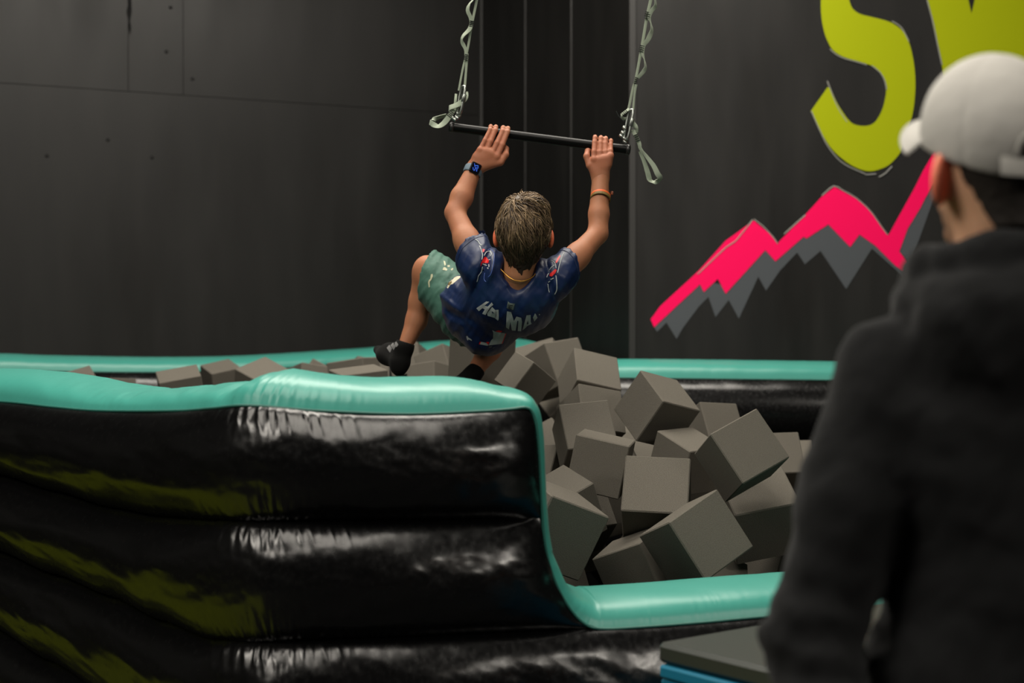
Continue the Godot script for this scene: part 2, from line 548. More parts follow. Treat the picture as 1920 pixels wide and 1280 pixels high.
func inflatable():
	var t := thing("inflatable_pit", "black glossy inflatable wall with turquoise cushioned rim around the foam pit", "inflatable")
	# the black tubes of the front
	for k in 5:
		var s := Shape.new()
		var rows := 34 if k < 3 else 18
		var us := []
		var uq := -420.0
		while uq < (985.0 if k < 2 else 2150.0):
			us.append(uq)
			uq += 2.2 if uq > 385.0 and uq < 670.0 and k < 3 else 8.0
		us.append(985.0 if k < 2 else 2150.0)
		for r in rows + 1:
			var v := float(r) / rows
			for u: float in us:
				var px: float
				var y: float
				var fall := 1.0
				if k < 2:
					var ye := lerpf(765 if k == 0 else 972, 972 if k == 0 else 1177, v)
					var xe := path_x_at(ye)
					px = u if u < 600.0 else lerpf(600, xe, (u - 600.0) / 385.0)
					y = lerpf(seam_y(k, minf(px, 985)), seam_y(k + 1, px), v)
					if px > 985:
						y = lerpf(y, ye, smoothstep(985, xe, px))
					fall = 1.0 - exp(-(xe - px + 1.0) / 34.0)
				else:
					px = u
					var top := seam_y(k, px)
					if k == 2 and px > 1030:
						top = lerpf(top, tab(path_px.slice(21), path_py.slice(21), maxf(px, 1125)), smoothstep(1030, 1125, px))
					y = lerpf(top, seam_y(k + 1, px), v)
				var q := 1.0 - pow(absf(2.0 * v - 1.0), 2.0)
				var b := (0.072 if k < 2 else 0.068) * pow(q, 0.74) * fall
				# gathers under the seam, strongest at the bend
				var g := exp(-pow((px - 500.0) / 105.0, 2.0))
				var wr := noise_a.get_noise_2d(px * 0.075, k * 31.0 + v * 1.5)
				b += (wr * 0.012 * g + pleats(px + k * 13.0 - v * 60.0, 1.0) + noise_b.get_noise_2d(px * 0.03, k * 17.0 + v * 2.0) * 0.003) * exp(-v / 0.085) * smoothstep(0.0, 0.05, v)
				b += (wr * 0.012 * g) * exp(-(1.0 - v) / 0.1) * smoothstep(0.0, 0.05, 1.0 - v)
				b += noise_a.get_noise_2d(px * 0.004, v * 1.3 + k * 9.0) * 0.012 * q * fall
				# a dent runs down from the bend
				b -= 0.022 * exp(-pow((px - 430.0 - v * 40.0) / 70.0, 2.0)) * q
				s.put(P(px, y, wall_depth(px)) + wall_out(px) * b, Vector2(px * 0.002, v))
		s.grid(0, us.size(), rows + 1, true)
		part("tube", s.mesh(mats.vinyl), t)
	# the turquoise cushion along the rim, one sweep from the high wall down to the low rail
	var f := []
	for i in path_px.size():
		f.append(P(path_px[i], path_py[i], wall_depth(path_px[i])))
	f = spline(f, 0.0045)
	rim(t, f, func(px: float, py: float) -> float:
		var c: float = tab([-420, 0, 190, 330, 400, 440, 490, 545, 620, 700, 780, 880, 930, 960, 985, 1010], [0.085, 0.08, 0.052, 0.060, 0.064, 0.072, 0.078, 0.080, 0.078, 0.075, 0.077, 0.073, 0.062, 0.05, 0.04, 0.036], px) if py < 800 else 0.036
		if py > 1000:
			c = maxf(c, tab([1000, 1080, 1135, 1165, 1180], [0.036, 0.038, 0.048, 0.06, 0.068], py) if px < 1126 else 0.068)
		return c, true)
	# the rail at the back: along the left wall, round the corner and along the right wall
	var b := []
	for q in [[-420, 700, 6.75], [-200, 697, 7.0], [0, 693, 7.2], [100, 695.5, 7.3], [300, 697, 7.45], [480, 692, 7.65], [690, 676, 7.95], [760, 668, 8.05], [850, 656, 8.15], [905, 655, 7.9], [955, 672, 7.4], [1010, 700, 6.95], [1090, 707, 6.82], [1165, 707.5, 6.8], [1300, 709, 6.8], [1570, 712, 6.8], [1900, 716, 6.8], [2400, 722, 6.8]]:
		b.append(P(q[0], q[1], q[2]))
	b = spline(b, 0.022)
	rim(t, b, func(px: float, _py: float) -> float: return tab([0, 690, 850, 1000, 1165, 1600], [0.074, 0.060, 0.052, 0.07, 0.078, 0.078], px), false)
	# black inner side of the back rail, three tubes deep
	for k in 3:
		var s := Shape.new()
		for r in 13:
			var v := r / 12.0
			for j in range(0, b.size(), 2):
				var p: Vector3 = b[j]
				var a: Vector3 = b[maxi(j - 3, 0)]
				var c: Vector3 = b[mini(j + 3, b.size() - 1)]
				var along := (c - a)
				along.y = 0
				along = along.normalized()
				var o := Vector3(-along.z, 0, along.x)
				var bulge := 0.07 * pow(1.0 - pow(2 * v - 1, 2.0), 0.6) + noise_a.get_noise_2d(j * 0.12, v * 2.0 + k * 7.0) * 0.008 * exp(-v * 5.0)
				s.put(p + o * bulge + Vector3(0, -(k + v) * 0.3, 0))
		s.grid(0, (b.size() + 1) / 2, 13, true)
		part("back_tube", s.mesh(mats.vinyl), t)
	# inner side of the front wall down to the pit floor
	var s := Shape.new()
	var kk := 0
	for j in range(0, f.size(), 24):
		var p: Vector3 = f[j]
		var a: Vector3 = f[maxi(j - 3, 0)]
		var c: Vector3 = f[mini(j + 3, f.size() - 1)]
		var o := (c - a)
		o.y = 0
		o = o.normalized() if o.length() > 0.01 else Vector3(1, 0, 0)
		var inn := Vector3(o.z, 0, -o.x) * 0.33
		s.put(p + inn)
		s.put(Vector3(p.x, 0.02, p.z) + inn)
		kk += 1
	s.grid(0, 2, kk, true)
	part("inner_wall", s.mesh(mats.vinyl), t)

func rim(t: Node3D, f: Array, crest: Callable, front: bool):
	var s := Shape.new()
	var seam := []
	var cols := 26
	var inv := cam_basis.inverse()
	for j in f.size():
		var p: Vector3 = f[j]
		var a: Vector3 = f[maxi(j - 5, 0)]
		var c: Vector3 = f[mini(j + 5, f.size() - 1)]
		var tan := (c - a).normalized()
		var loc: Vector3 = inv * (p - eye)
		var px := 960.0 + FOCAL * loc.x / -loc.z
		var py := 640.0 - FOCAL * loc.y / -loc.z
		var inn: Vector3
		if front:
			inn = -wall_out(px)
		else:
			var al := tan
			al.y = 0
			al = al.normalized()
			inn = Vector3(al.z, 0, -al.x)
		var up := inn.cross(tan).normalized()
		if up.y < -0.2:
			up = -up
		if front and px < 1126 and up.x < 0 and py > 790:
			up = -up
		var h: float = crest.call(px, py)
		var g := exp(-pow((px - 500.0) / 110.0, 2.0)) if front and py < 790 else 0.0
		var wide := 0.34 if front else 0.3
		for k in cols + 1:
			var v := float(k) / cols
			var prof := pow(maxf(sin(PI * v), 0.0), 0.72)
			var wrinkle := 0.0
			if front:
				wrinkle = (noise_a.get_noise_2d(px * 0.1, 3.0 + v * 2.0) * (0.005 * g + 0.002) + pleats(px - v * 22.0, 0.8) * float(py < 790)) * exp(-v / 0.12) * smoothstep(0.0, 0.03, v)
				wrinkle += noise_b.get_noise_2d(j * 0.017 + v * 3.0, 9.0) * 0.0025 * prof
				# folds that slant across the cushion left of the bend
				if px < 470:
					wrinkle += sin((px + v * 260.0) * 0.085 + noise_a.get_noise_1d(px * 0.02) * 3.0) * 0.0022 * prof * smoothstep(-100, 250, px)
				# pinch at the bend, and creases where the rim turns into the low rail
				wrinkle -= 0.016 * exp(-pow((px - 418.0 + v * 40.0) / 16.0, 2.0)) * prof * float(py < 790)
				if py > 1040 and px < 1126:
					wrinkle += sin(j * 0.21 + v * 2.0) * 0.0028 * prof
			else:
				wrinkle = noise_a.get_noise_2d(j * 0.3, 5.0) * 0.006 * exp(-v / 0.25)
			s.put(p + inn * (wide * v - 0.03 * sin(PI * minf(v * 2.2, 1.0)) * float(v < 0.4545)) + up * (h * prof + wrinkle), Vector2(j * 0.02, v))
		seam.append(p - inn * 0.004 - up * 0.001)
	s.grid(0, cols + 1, f.size(), false)
	part("rim_cushion" if front else "back_rim_cushion", s.mesh(mats.teal), t)
	var w := Shape.new()
	w.tube(seam, [0.0035], 6)
	part("rim_seam" if front else "back_rim_seam", w.mesh(stuff_mat(Color(0.12, 0.36, 0.32), 0.5)), t)

# ------------------------------------------------------------------ foam cubes
func foam():
	var unit := Shape.new()
	unit.box(Transform3D(), Vector3.ONE, 0.018)
	var m := unit.mesh(mats.foam)
	var grp := "foam cubes in the pit"
	var list := """0.429 0.913 -4.577 0.192 -0.064 0.327 0.942 0.042|dark grey foam cube showing one square face to the front, mid-pile
0.511 0.835 -4.297 0.187 0.933 0.259 -0.226 0.110|large foam cube tilted on its edge just behind the middle of the turquoise low rail
0.666 1.057 -4.490 0.170 0.941 0.248 -0.137 0.184|dark foam cube standing on a corner, right of the square-faced cube in the pile
0.745 0.867 -4.673 0.199 -0.100 0.877 -0.470 0.006|foam cube by the man's sleeve with a pale shadowed top, under the corner-standing cube
0.106 0.883 -4.251 0.196 0.229 -0.078 0.948 0.207|foam cube against the falling end of the wall, dark front and narrow pale top
0.150 0.887 -4.580 0.169 -0.363 0.402 0.764 0.350|foam cube whose pale top points right, behind the dark cube at the wall's end
0.205 0.822 -4.930 0.177 0.734 -0.594 0.099 0.313|narrow slice of foam cube standing left of the square-faced cube
0.275 1.007 -4.775 0.167 -0.093 -0.029 0.990 0.102|foam cube with dark front and thin pale top strip, left of the square-faced cube
0.240 1.065 -5.115 0.168 0.956 0.067 -0.076 0.277|pale foam cube facing squarely forward behind the cube with the thin pale top strip
0.488 1.147 -5.209 0.173 -0.451 -0.045 0.831 0.322|large pale foam cube leaning left over a black gap, below the back rail
0.716 1.045 -5.551 0.163 0.934 0.033 -0.251 0.252|foam cube right of the large leaning pale cube, in front of the back rail
0.569 0.987 -5.072 0.162 -0.886 0.162 -0.424 0.097|foam cube with pale triangular top, right above the square-faced cube
0.939 0.941 -5.514 0.160 -0.052 -0.273 -0.960 0.028|small dark foam cube corner right of the corner-standing cube, against the back rail
1.056 0.879 -5.857 0.167 -0.045 0.446 0.894 0.018|pale sliver of foam cube by the man's sleeve under the back rail
0.277 1.218 -5.564 0.169 0.899 -0.051 -0.166 0.403|tall pale foam cube at the crest, touching the left end of the right-hand turquoise rail
0.274 1.104 -5.377 0.169 0.933 -0.028 -0.225 0.280|foam cube with darker front directly under the tall pale crest cube
-0.112 1.302 -5.719 0.175 -0.388 -0.089 0.914 0.074|foam cube behind the boy's lower leg, left face grey and right face dark
0.123 1.244 -6.258 0.173 0.924 0.066 0.220 0.307|bright foam cube peeking out right of the boy's shirt hem
0.170 1.260 -6.005 0.176 0.428 -0.030 -0.881 0.198|foam cube with the highest corner of the crest, right of the boy's shirt hem
0.046 1.238 -5.432 0.128 0.299 -0.053 0.899 0.315|foam cube leaning on its corner left of the tall pale crest cube
-0.024 1.095 -5.855 0.143 0.880 -0.408 0.186 0.154|tip of foam cube just above the turquoise rim, right of the boy's lower foot
-0.336 1.194 -6.371 0.139 0.281 -0.125 -0.950 0.045|foam cube with a dark right side between the boy's two feet
-0.305 1.246 -6.575 0.145 0.195 -0.137 -0.956 0.172|foam cube behind the one between the boy's feet, touching the back rail
-0.451 1.255 -6.860 0.137 0.144 -0.184 -0.967 0.098|foam cube close behind the boy's raised left ankle
-0.630 1.184 -6.665 0.153 0.931 -0.033 -0.271 0.242|foam cube with a sharp dark peak left of the boy's raised foot
-0.561 1.181 -5.703 0.176 -0.185 0.056 -0.980 0.045|flat-lying pale foam cube under the toes of the boy's raised foot
-0.646 1.204 -6.387 0.165 0.983 0.073 0.166 0.017|dark foam cube along the back rail, second left of the boy's foot
-0.856 1.167 -6.543 0.161 0.951 -0.050 -0.279 0.124|blunt-topped foam cube along the back rail, behind the bump of the front rim
-0.834 1.153 -6.849 0.160 0.924 -0.242 0.243 0.172|small dark foam cube tip poking up between blunt cubes along the left back rail
-1.003 1.174 -6.238 0.168 0.777 0.343 -0.285 0.445|foam cube forming a broad peak behind the highest bump of the front rim
-1.298 1.179 -6.916 0.139 0.386 0.716 -0.503 0.292|foam cube with dark left notch, left of the broad peak behind the front rim
-1.335 1.156 -6.241 0.167 0.149 -0.786 0.598 0.051|foam cube showing a long grey slope above the front rim, left of the notched cube
-1.846 1.136 -6.608 0.151 0.769 -0.455 0.215 0.395|foam cube peak farthest left, alone before the left back rail
-1.745 1.123 -6.774 0.137 -0.674 0.304 0.291 0.607|small low foam cube just right of the lone leftmost peak
0.361 0.735 -4.463 0.162 0.236 0.058 -0.949 0.201|dark-fronted foam cube with a thin pale top edge, left of the large front cube
0.489 0.621 -5.590 0.143 0.070 -0.362 -0.834 0.410|small grey foam cube peak in the dark gap below the square-faced cube"""
	for l in list.split("\n", false):
		var w := l.strip_edges().split("|")
		var q := w[0].split_floats(" ", false)
		cube(m, Vector3(q[0], q[1], q[2]), q[3], Quaternion(q[4], q[5], q[6], q[7]).normalized(), w[1], grp)
	added_liner(list)
	# the cubes below: what is seen of them in the gaps of the pile
	var under := """-0.533 0.849 -6.218 0.176 0.292 0.010 0.722 0.627
-1.210 0.835 -5.882 0.176 -0.825 0.052 -0.344 0.446
-0.620 0.830 -5.686 0.176 -0.121 0.434 -0.196 0.871
0.468 0.879 -5.938 0.176 -0.528 0.793 0.164 0.257
-0.169 0.816 -5.184 0.176 0.095 0.676 -0.296 0.668
0.887 0.710 -5.243 0.176 -0.040 -0.185 0.972 0.143
0.888 0.697 -5.567 0.176 -0.417 0.736 -0.506 0.170
-0.493 0.936 -6.524 0.176 0.429 0.120 0.082 0.891
-0.132 0.996 -6.072 0.176 -0.104 0.928 -0.071 0.352
-1.131 0.851 -6.220 0.176 0.153 -0.656 -0.421 0.608
0.524 0.816 -6.420 0.176 -0.436 -0.830 0.106 0.331
1.017 0.617 -5.852 0.176 0.293 -0.721 0.370 0.508
-0.858 0.872 -6.172 0.176 0.460 -0.128 0.840 0.260
-1.113 0.970 -6.690 0.176 -0.713 0.303 -0.434 0.461
1.038 0.583 -4.786 0.176 -0.556 -0.685 0.323 0.343
0.835 0.697 -4.880 0.176 -0.191 -0.914 0.042 0.356
-0.398 0.995 -5.482 0.176 0.585 -0.593 0.335 0.440
-0.037 1.066 -6.560 0.176 -0.456 -0.473 0.602 0.453
-1.461 0.990 -6.039 0.176 -0.398 -0.596 -0.584 0.381
-1.622 0.792 -6.437 0.176 -0.729 0.450 0.049 0.514
-0.642 1.009 -5.353 0.176 -0.236 0.007 0.126 0.964
0.844 0.682 -6.172 0.176 -0.452 0.849 0.268 0.060
-0.418 0.936 -5.153 0.176 0.062 -0.162 -0.755 0.632
0.717 0.721 -5.867 0.176 0.473 0.115 0.324 0.811
-0.811 0.991 -5.621 0.176 0.022 -0.447 -0.113 0.887
0.132 0.936 -5.859 0.176 0.133 -0.303 -0.921 0.207
-0.643 0.865 -5.960 0.176 0.194 -0.875 -0.076 0.437
-1.852 0.790 -6.626 0.176 -0.788 0.204 0.540 0.214
-0.301 0.846 -6.211 0.176 0.607 -0.645 0.248 0.391
0.513 0.975 -6.202 0.176 0.585 -0.162 -0.667 0.432
-0.733 0.895 -6.567 0.176 0.541 -0.718 -0.090 0.428
0.081 0.912 -5.245 0.176 -0.342 0.068 0.614 0.708
-1.798 0.843 -6.176 0.176 0.850 -0.325 0.129 0.396
-1.363 0.941 -6.486 0.176 -0.865 0.304 -0.186 0.353
0.180 0.880 -6.550 0.176 0.080 0.090 -0.704 0.700
1.127 0.682 -5.412 0.176 0.882 0.325 0.328 0.094
0.119 0.608 -4.793 0.176 0.473 -0.184 -0.827 0.242
-0.106 1.007 -6.353 0.176 -0.322 -0.711 0.516 0.353
-1.650 0.905 -6.683 0.176 0.799 -0.114 -0.344 0.481
0.336 0.755 -5.748 0.176 -0.629 -0.746 0.057 0.211
-0.867 0.833 -5.837 0.176 0.849 -0.325 -0.130 0.396
-0.403 1.004 -5.998 0.176 0.588 -0.597 -0.026 0.546
0.207 0.878 -6.160 0.176 0.187 0.139 -0.953 0.195
0.688 0.823 -5.310 0.176 -0.137 0.656 0.162 0.725
0.189 0.874 -5.523 0.176 -0.090 -0.836 0.269 0.469
0.239 1.102 -6.469 0.176 0.728 -0.071 -0.434 0.526
0.598 0.624 -4.700 0.176 -0.274 -0.862 -0.412 0.108
1.075 0.663 -5.091 0.176 -0.134 -0.176 0.665 0.714
-0.047 0.694 -5.009 0.176 0.183 0.408 -0.152 0.881
-0.111 0.889 -5.564 0.176 0.602 0.138 -0.739 0.269
-0.256 0.954 -5.788 0.176 -0.070 -0.453 0.745 0.484
-1.085 0.937 -5.629 0.176 -0.649 -0.303 -0.688 0.113
0.413 0.496 -4.495 0.176 -0.194 -0.417 0.854 0.244
-1.952 0.902 -6.400 0.176 0.311 -0.802 0.435 0.266
-0.327 0.702 -5.056 0.176 -0.468 -0.682 -0.119 0.549
0.713 0.772 -5.050 0.176 -0.740 -0.336 -0.172 0.557
-0.294 0.911 -6.683 0.176 0.143 0.479 0.114 0.858
1.102 0.762 -6.117 0.176 -0.552 -0.666 -0.197 0.462
-0.038 0.773 -5.818 0.176 -0.352 -0.590 0.506 0.521
1.017 0.774 -4.633 0.176 0.281 0.653 0.293 0.639
-0.531 0.786 -5.321 0.176 -0.062 0.185 0.323 0.926
-1.111 0.964 -6.019 0.176 0.483 -0.047 -0.186 0.854
-0.898 0.803 -5.520 0.176 -0.062 0.033 0.423 0.903
-1.374 0.809 -6.183 0.176 -0.069 0.748 -0.656 0.079
0.942 0.578 -4.540 0.176 -0.576 -0.704 -0.282 0.306
-0.910 0.961 -6.442 0.176 -0.883 -0.036 -0.440 0.160
0.354 0.889 -5.209 0.176 -0.962 -0.116 0.055 0.240
1.133 0.856 -4.897 0.176 0.347 0.453 0.817 0.082
-1.564 0.974 -6.267 0.176 0.845 -0.466 -0.093 0.247
0.198 0.715 -5.137 0.176 -0.631 0.036 0.165 0.757
0.575 0.511 -5.744 0.176 0.330 -0.805 -0.356 0.341
0.676 0.880 -6.064 0.176 0.756 0.579 0.288 0.107"""
	for l in under.split("\n", false):
		var q := l.split_floats(" ", false)
		cube(m, Vector3(q[0], q[1], q[2]), q[3], Quaternion(q[4], q[5], q[6], q[7]).normalized(), where_buried(q[0], q[2]), "buried foam cubes, " + ("left" if q[0] < -0.4 else "crest" if q[2] < -5.3 else "front"))

func where_buried(x: float, z: float) -> String:
	if x < -0.4:
		return "dark grey foam cube sunk low along the left arm of the pit"
	if z < -5.3:
		return "dark grey foam cube wedged under the crest of the pile near the back rail" if x < 0.5 else "dark grey foam cube sunk in the pile's far right behind the man's arm"
	return "dark grey foam cube sunk in the gaps at the front of the pile" if x < 0.5 else "dark grey foam cube sunk at the pile's right front beside the man's sleeve"

func added_liner(list: String):                                # black bed added under the pile so its gaps stay dark, not hollow
	var tops := []
	for l in list.split("\n", false):
		var q := l.split_floats(" ", false)
		tops.append(Vector3(q[0], q[1], q[2]))
	var s := Shape.new()
	for iz in 26:
		for ix in 34:
			var z := lerpf(-4.05, -7.3, iz / 25.0)
			var x := lerpf(-2.6, 1.9, ix / 33.0)
			z = minf(z, -4.05 - maxf(0.0, 0.3 - x) * 0.62)
			z = maxf(z, -6.75 if x > 0.2 else -7.3)
			var sum := 0.0
			var y := 0.0
			for p in tops:
				var w := pow(Vector2(p.x - x, p.z - z).length_squared() + 0.04, -2.0)
				sum += w
				y += p.y * w
			s.put(Vector3(x, y / sum - 0.57, z))
	s.grid(0, 34, 26)
	part("added_pit_bed", s.mesh(stuff_mat(Color(0.04, 0.04, 0.04), 0.95, 0.1)), get_node("inflatable_pit"))

func cube(m: Mesh, at: Vector3, size: float, q: Quaternion, label: String, grp: String):
	var o := MeshInstance3D.new()
	o.name = numbered("foam_cube")
	o.mesh = m
	o.transform = Transform3D(Basis(q).scaled(Vector3.ONE * size), at)
	add_child(o, true)
	tag(o, label, "foam cube", grp)

# ------------------------------------------------------------------ unseen lime mats left of the pit, placed for green reflections in the vinyl
func mats_on_floor():
	var a := P(380, 600, wall_depth(380))
	var b := P(-420, 600, wall_depth(-420))
	var along := b - a
	along.y = 0
	along = along.normalized()
	var out := Vector3(along.z, 0, -along.x)
	if out.z < 0:
		out = -out
	for k in 2:
		var t := thing("unseen_floor_mat", ["unseen lime green floor mat beside the bend of the inflatable wall", "unseen lime green floor mat farther left along the inflatable wall"][k], "mat", "unseen lime floor mats")
		var c := a + along * (0.75 + k * 1.65) + out * 1.05
		var s := Shape.new()
		s.box(Transform3D(Basis(along, Vector3.UP, along.cross(Vector3.UP)), Vector3(c.x, 0.03, c.z)), Vector3(1.6, 0.06, 1.5), 0.012)
		part("pad", s.mesh(stuff_mat(Color(0.46, 0.5, 0.02), 0.6)), t)

# ------------------------------------------------------------------ launch platform at the lower right
func platform():
	var t := thing("launch_platform", "padded launch platform with black top and blue sides in front of the low rail", "platform")
	var c0 := P(1232, 1203, 3.3)
	var e1 := P(1425, 1251, 3.065) - c0
	e1.y = 0
	e1 = e1.normalized()
	var e2 := Vector3(-e1.z, 0, e1.x)
	if e2.x < 0:
		e2 = -e2
	var y := c0.y
	var la := 0.62
	var lb := 0.75
	var mid := c0 + e1 * la * 0.5 + e2 * lb * 0.5
	var b := Basis(e2, Vector3.UP, e2.cross(Vector3.UP))
	var s := Shape.new()
	s.box(Transform3D(b, Vector3(mid.x, y - 0.022, mid.z)), Vector3(lb, 0.044, la), 0.009)
	part("top_pad", s.mesh(mats.pad), t, "black vinyl top pad")
	s = Shape.new()
	s.box(Transform3D(b, Vector3(mid.x, (y - 0.045) * 0.5, mid.z)), Vector3(lb - 0.04, y - 0.045, la - 0.03), 0.004)
	part("body", s.mesh(mats.blue), t, "blue body")
	# the facing that is seen: a panel with a lip along its top and screws
	var face := c0 + e1 * la * 0.5
	var out := -e2
	s = Shape.new()
	s.box(Transform3D(Basis(e1, Vector3.UP, e1.cross(Vector3.UP)), Vector3(face.x, y - 0.046 - 0.014, face.z) - out * 0.008 + e1 * 0.004), Vector3(la - 0.012, 0.028, 0.026), 0.005)
	part("lip", s.mesh(mats.blue), t)
	s = Shape.new()
	s.box(Transform3D(Basis(e1, Vector3.UP, e1.cross(Vector3.UP)), Vector3(face.x, (y - 0.077) * 0.5, face.z) - out * 0.013 + e1 * 0.004), Vector3(la - 0.012, y - 0.077, 0.026), 0.004)
	part("side_panel", s.mesh(mats.blue), t)
	for k in 3:
		var at := c0 + e1 * (0.035 + k * 0.26) - out * 0.002
		at.y = y - 0.108
		s = Shape.new()
		s.tube([at, at + out * 0.006], [0.006, 0.0035], 12)
		part("screw", s.mesh(mats.blue), t)

# ------------------------------------------------------------------ trapeze
var bar_l := Vector3.ZERO
var bar_r := Vector3.ZERO

func ribbon(pts: Array, normals: Array, width: Array, mat: Material, parent: Node, called: String):
	# a flat band through pts; normals and widths go with the points
	var n := pts.size()
	var s := Shape.new()
	var fine := spline(pts, 0.006)
	var total := fine.size()
	for j in total:
		var u := float(j) / (total - 1) * (n - 1)
		var i := mini(int(u), n - 2)
		var f := u - i
		var nm: Vector3 = (normals[i] as Vector3).lerp(normals[i + 1], f)
		var w: float = lerpf(width[i], width[i + 1], f)
		var tg: Vector3 = (fine[mini(j + 1, total - 1)] - fine[maxi(j - 1, 0)]).normalized()
		var side := tg.cross(nm).normalized()
		nm = side.cross(tg).normalized()
		var c: Vector3 = fine[j]
		for q in [[-0.5, -0.5], [0.5, -0.5], [0.5, 0.5], [-0.5, 0.5]]:
			s.put(c + side * q[0] * w + nm * q[1] * 0.0022)
	for j in total - 1:
		for k in 4:
			var a := j * 4 + k
			var b := j * 4 + (k + 1) % 4
			s.quad(a, b, b + 4, a + 4)
	part(called, s.mesh(mat), parent)

func carabiner(a: Vector3, b: Vector3, half: float, side: Vector3, parent: Node):
	var ax := b - a
	var pts := []
	for k in 29:
		var w := TAU * k / 28.0
		var e := Vector2(cos(w), sin(w))
		var sq := pow(pow(absf(e.x), 4.0) + pow(absf(e.y), 4.0), -0.25)
		pts.append((a + b) * 0.5 + ax * 0.5 * e.x * sq + side * half * e.y * sq)
	var s := Shape.new()
	s.tube(pts, [0.0048], 8, false)
	part("carabiner", s.mesh(mats.steel), parent)
	s = Shape.new()
	s.tube([a.lerp(b, 0.3) + side * half, a.lerp(b, 0.55) + side * half], [0.0075], 10)
	part("carabiner_sleeve", s.mesh(mats.steel), parent)

func stitches(parent: Node, a: Vector3, b: Vector3, w: float, face: Vector3):
	var s := Shape.new()
	var t := (b - a).normalized()
	var side := t.cross(face).normalized()
	for k in 4:
		var c := a.lerp(b, (k + 0.5) / 4.0)
		s.box(Transform3D(Basis(side, t, side.cross(t)), c), Vector3(w + 0.001, 0.0017, 0.005), 0.0003)
	part("stitching", s.mesh(mats.stitch), parent)

func trapeze():
	var t := thing("trapeze", "black trapeze bar hung from two pale webbing straps, held by the boy", "trapeze")
	var d := 4.88
	bar_l = P(842, 238, d)
	bar_r = P(1182, 281, d)
	var ax := (bar_r - bar_l).normalized()
	var s := Shape.new()
	s.tube([bar_l, bar_l + ax * 0.002, bar_r - ax * 0.002, bar_r], [0.012, 0.0145, 0.0145, 0.012], 24)
	part("bar", s.mesh(mats.bar), t, "black tubular bar")
	for q in [0.003, 0.563]:
		s = Shape.new()
		s.tube([bar_l + ax * q, bar_l + ax * (q + 0.012)], [0.0165], 20)
		part("bar_collar", s.mesh(stuff_mat(Color(0.12, 0.12, 0.12), 0.35)), t)
	var F := Vector3(0.15, 0.0, 1.0)
	var G := Vector3(-0.9, 0.1, 0.45)
	# left strap: the load line up to the ceiling and the daisy-chain loops that bow out of it
	var l_top := P(1010, -640, d - 0.05)
	var main := [P(860, 170, d), P(868, 128, d), P(876, 96, d), P(884, 50, d), P(894, 0, d), P(910, -80, d), P(950, -300, d), Vector3(l_top.x, 4.4, l_top.z)]
	ribbon(main, [F, F, F, F, F, F, F, F], [0.006, 0.008, 0.011, 0.013, 0.016, 0.018, 0.018, 0.018], mats.webbing, t, "strap")
	ribbon([P(871, 168, d), P(874, 130, d), P(876, 100, d - 0.004)], [F, F, F], [0.008, 0.007, 0.009], mats.webbing, t, "strap")
	var loops := [P(874, 112, d - 0.006), P(873, 93, d - 0.008), P(866, 78, d - 0.012), P(868, 68, d - 0.015), P(880, 55, d - 0.012), P(884, 42, d - 0.006), P(882, 32, d - 0.008), P(877, 20, d - 0.014), P(880, 8, d - 0.014), P(889, -4, d - 0.01), P(901, -38, d - 0.004), P(898, -70, d - 0.014), P(915, -105, d - 0.004)]
	ribbon(loops, [F, F, G, F + Vector3(0, 1.2, 0), F, F, G, G, F + Vector3(0, 1, 0), F, F, G, F], [0.010, 0.010, 0.013, 0.014, 0.012, 0.012, 0.012, 0.014, 0.014, 0.012, 0.012, 0.014, 0.014], mats.webbing, t, "strap_loop")
	stitches(t, P(873, 113, d - 0.008), P(875, 101, d - 0.008), 0.010, F)
	stitches(t, P(883, 51, d - 0.01), P(885.5, 38, d - 0.01), 0.013, F)
	carabiner(P(869, 162, d - 0.012), P(860, 214, d - 0.012), 0.010, Vector3(0.7, 0, 0.7), t)
	ribbon([P(874, 172, d), P(873, 184, d - 0.015), P(858, 196, d - 0.022), P(843, 202, d - 0.018), P(846, 207, d + 0.01), P(862, 196, d + 0.016)], [F, F + Vector3(0.5, 0, 0), F + Vector3(0, 0.5, 0), G, -F, -F], [0.012, 0.014, 0.017, 0.017, 0.015, 0.012], mats.webbing, t, "strap_knot")
	ribbon([P(855, 176, d), P(854, 188, d - 0.01), P(853, 196, d - 0.01)], [F, F, F], [0.007, 0.008, 0.008], mats.webbing, t, "strap")
	var tail := [P(851, 205, d - 0.015), P(843, 217, d - 0.018), P(832, 231, d - 0.02), P(821, 237, d - 0.02), P(809, 231, d - 0.01), P(807, 228, d + 0.012), P(820, 221, d + 0.022), P(838, 216, d + 0.015)]
	ribbon(tail, [F, Vector3(0.6, 0.6, 0.8), Vector3(0.4, 0.8, 0.8), Vector3(0.1, 0.9, 0.9), G, G, Vector3(0, -0.9, 0.4), Vector3(0, -0.8, 0.6)], [0.014, 0.016, 0.018, 0.018, 0.016, 0.015, 0.016, 0.014], mats.webbing, t, "strap_tail")
	stitches(t, P(848, 209, d - 0.017), P(841, 219, d - 0.02), 0.014, Vector3(0.4, 0.5, 0.8))
	s = Shape.new()
	for q in [[847, 221], [852, 224], [857, 221], [860, 217]]:
		var c := P(q[0], q[1], d - 0.006)
		s.tube([c + Vector3(-0.006, 0.004, 0), c + Vector3(0.005, -0.003, 0.004)], [0.006], 8)
	part("shackle", s.mesh(mats.steel), t)
	# right strap
	var r_top := P(1365, -640, d - 0.05)
	var rmain := [P(1178, 206, d), P(1187, 165, d), P(1192, 148, d), P(1203, 90, d), P(1213, 32, d), P(1220, 0, d), P(1236, -80, d), P(1285, -300, d), Vector3(r_top.x, 4.4, r_top.z)]
	ribbon(rmain, [F, F, F, F, F, F, F, F, F], [0.007, 0.009, 0.011, 0.014, 0.0165, 0.018, 0.018, 0.018, 0.018], mats.webbing, t, "strap")
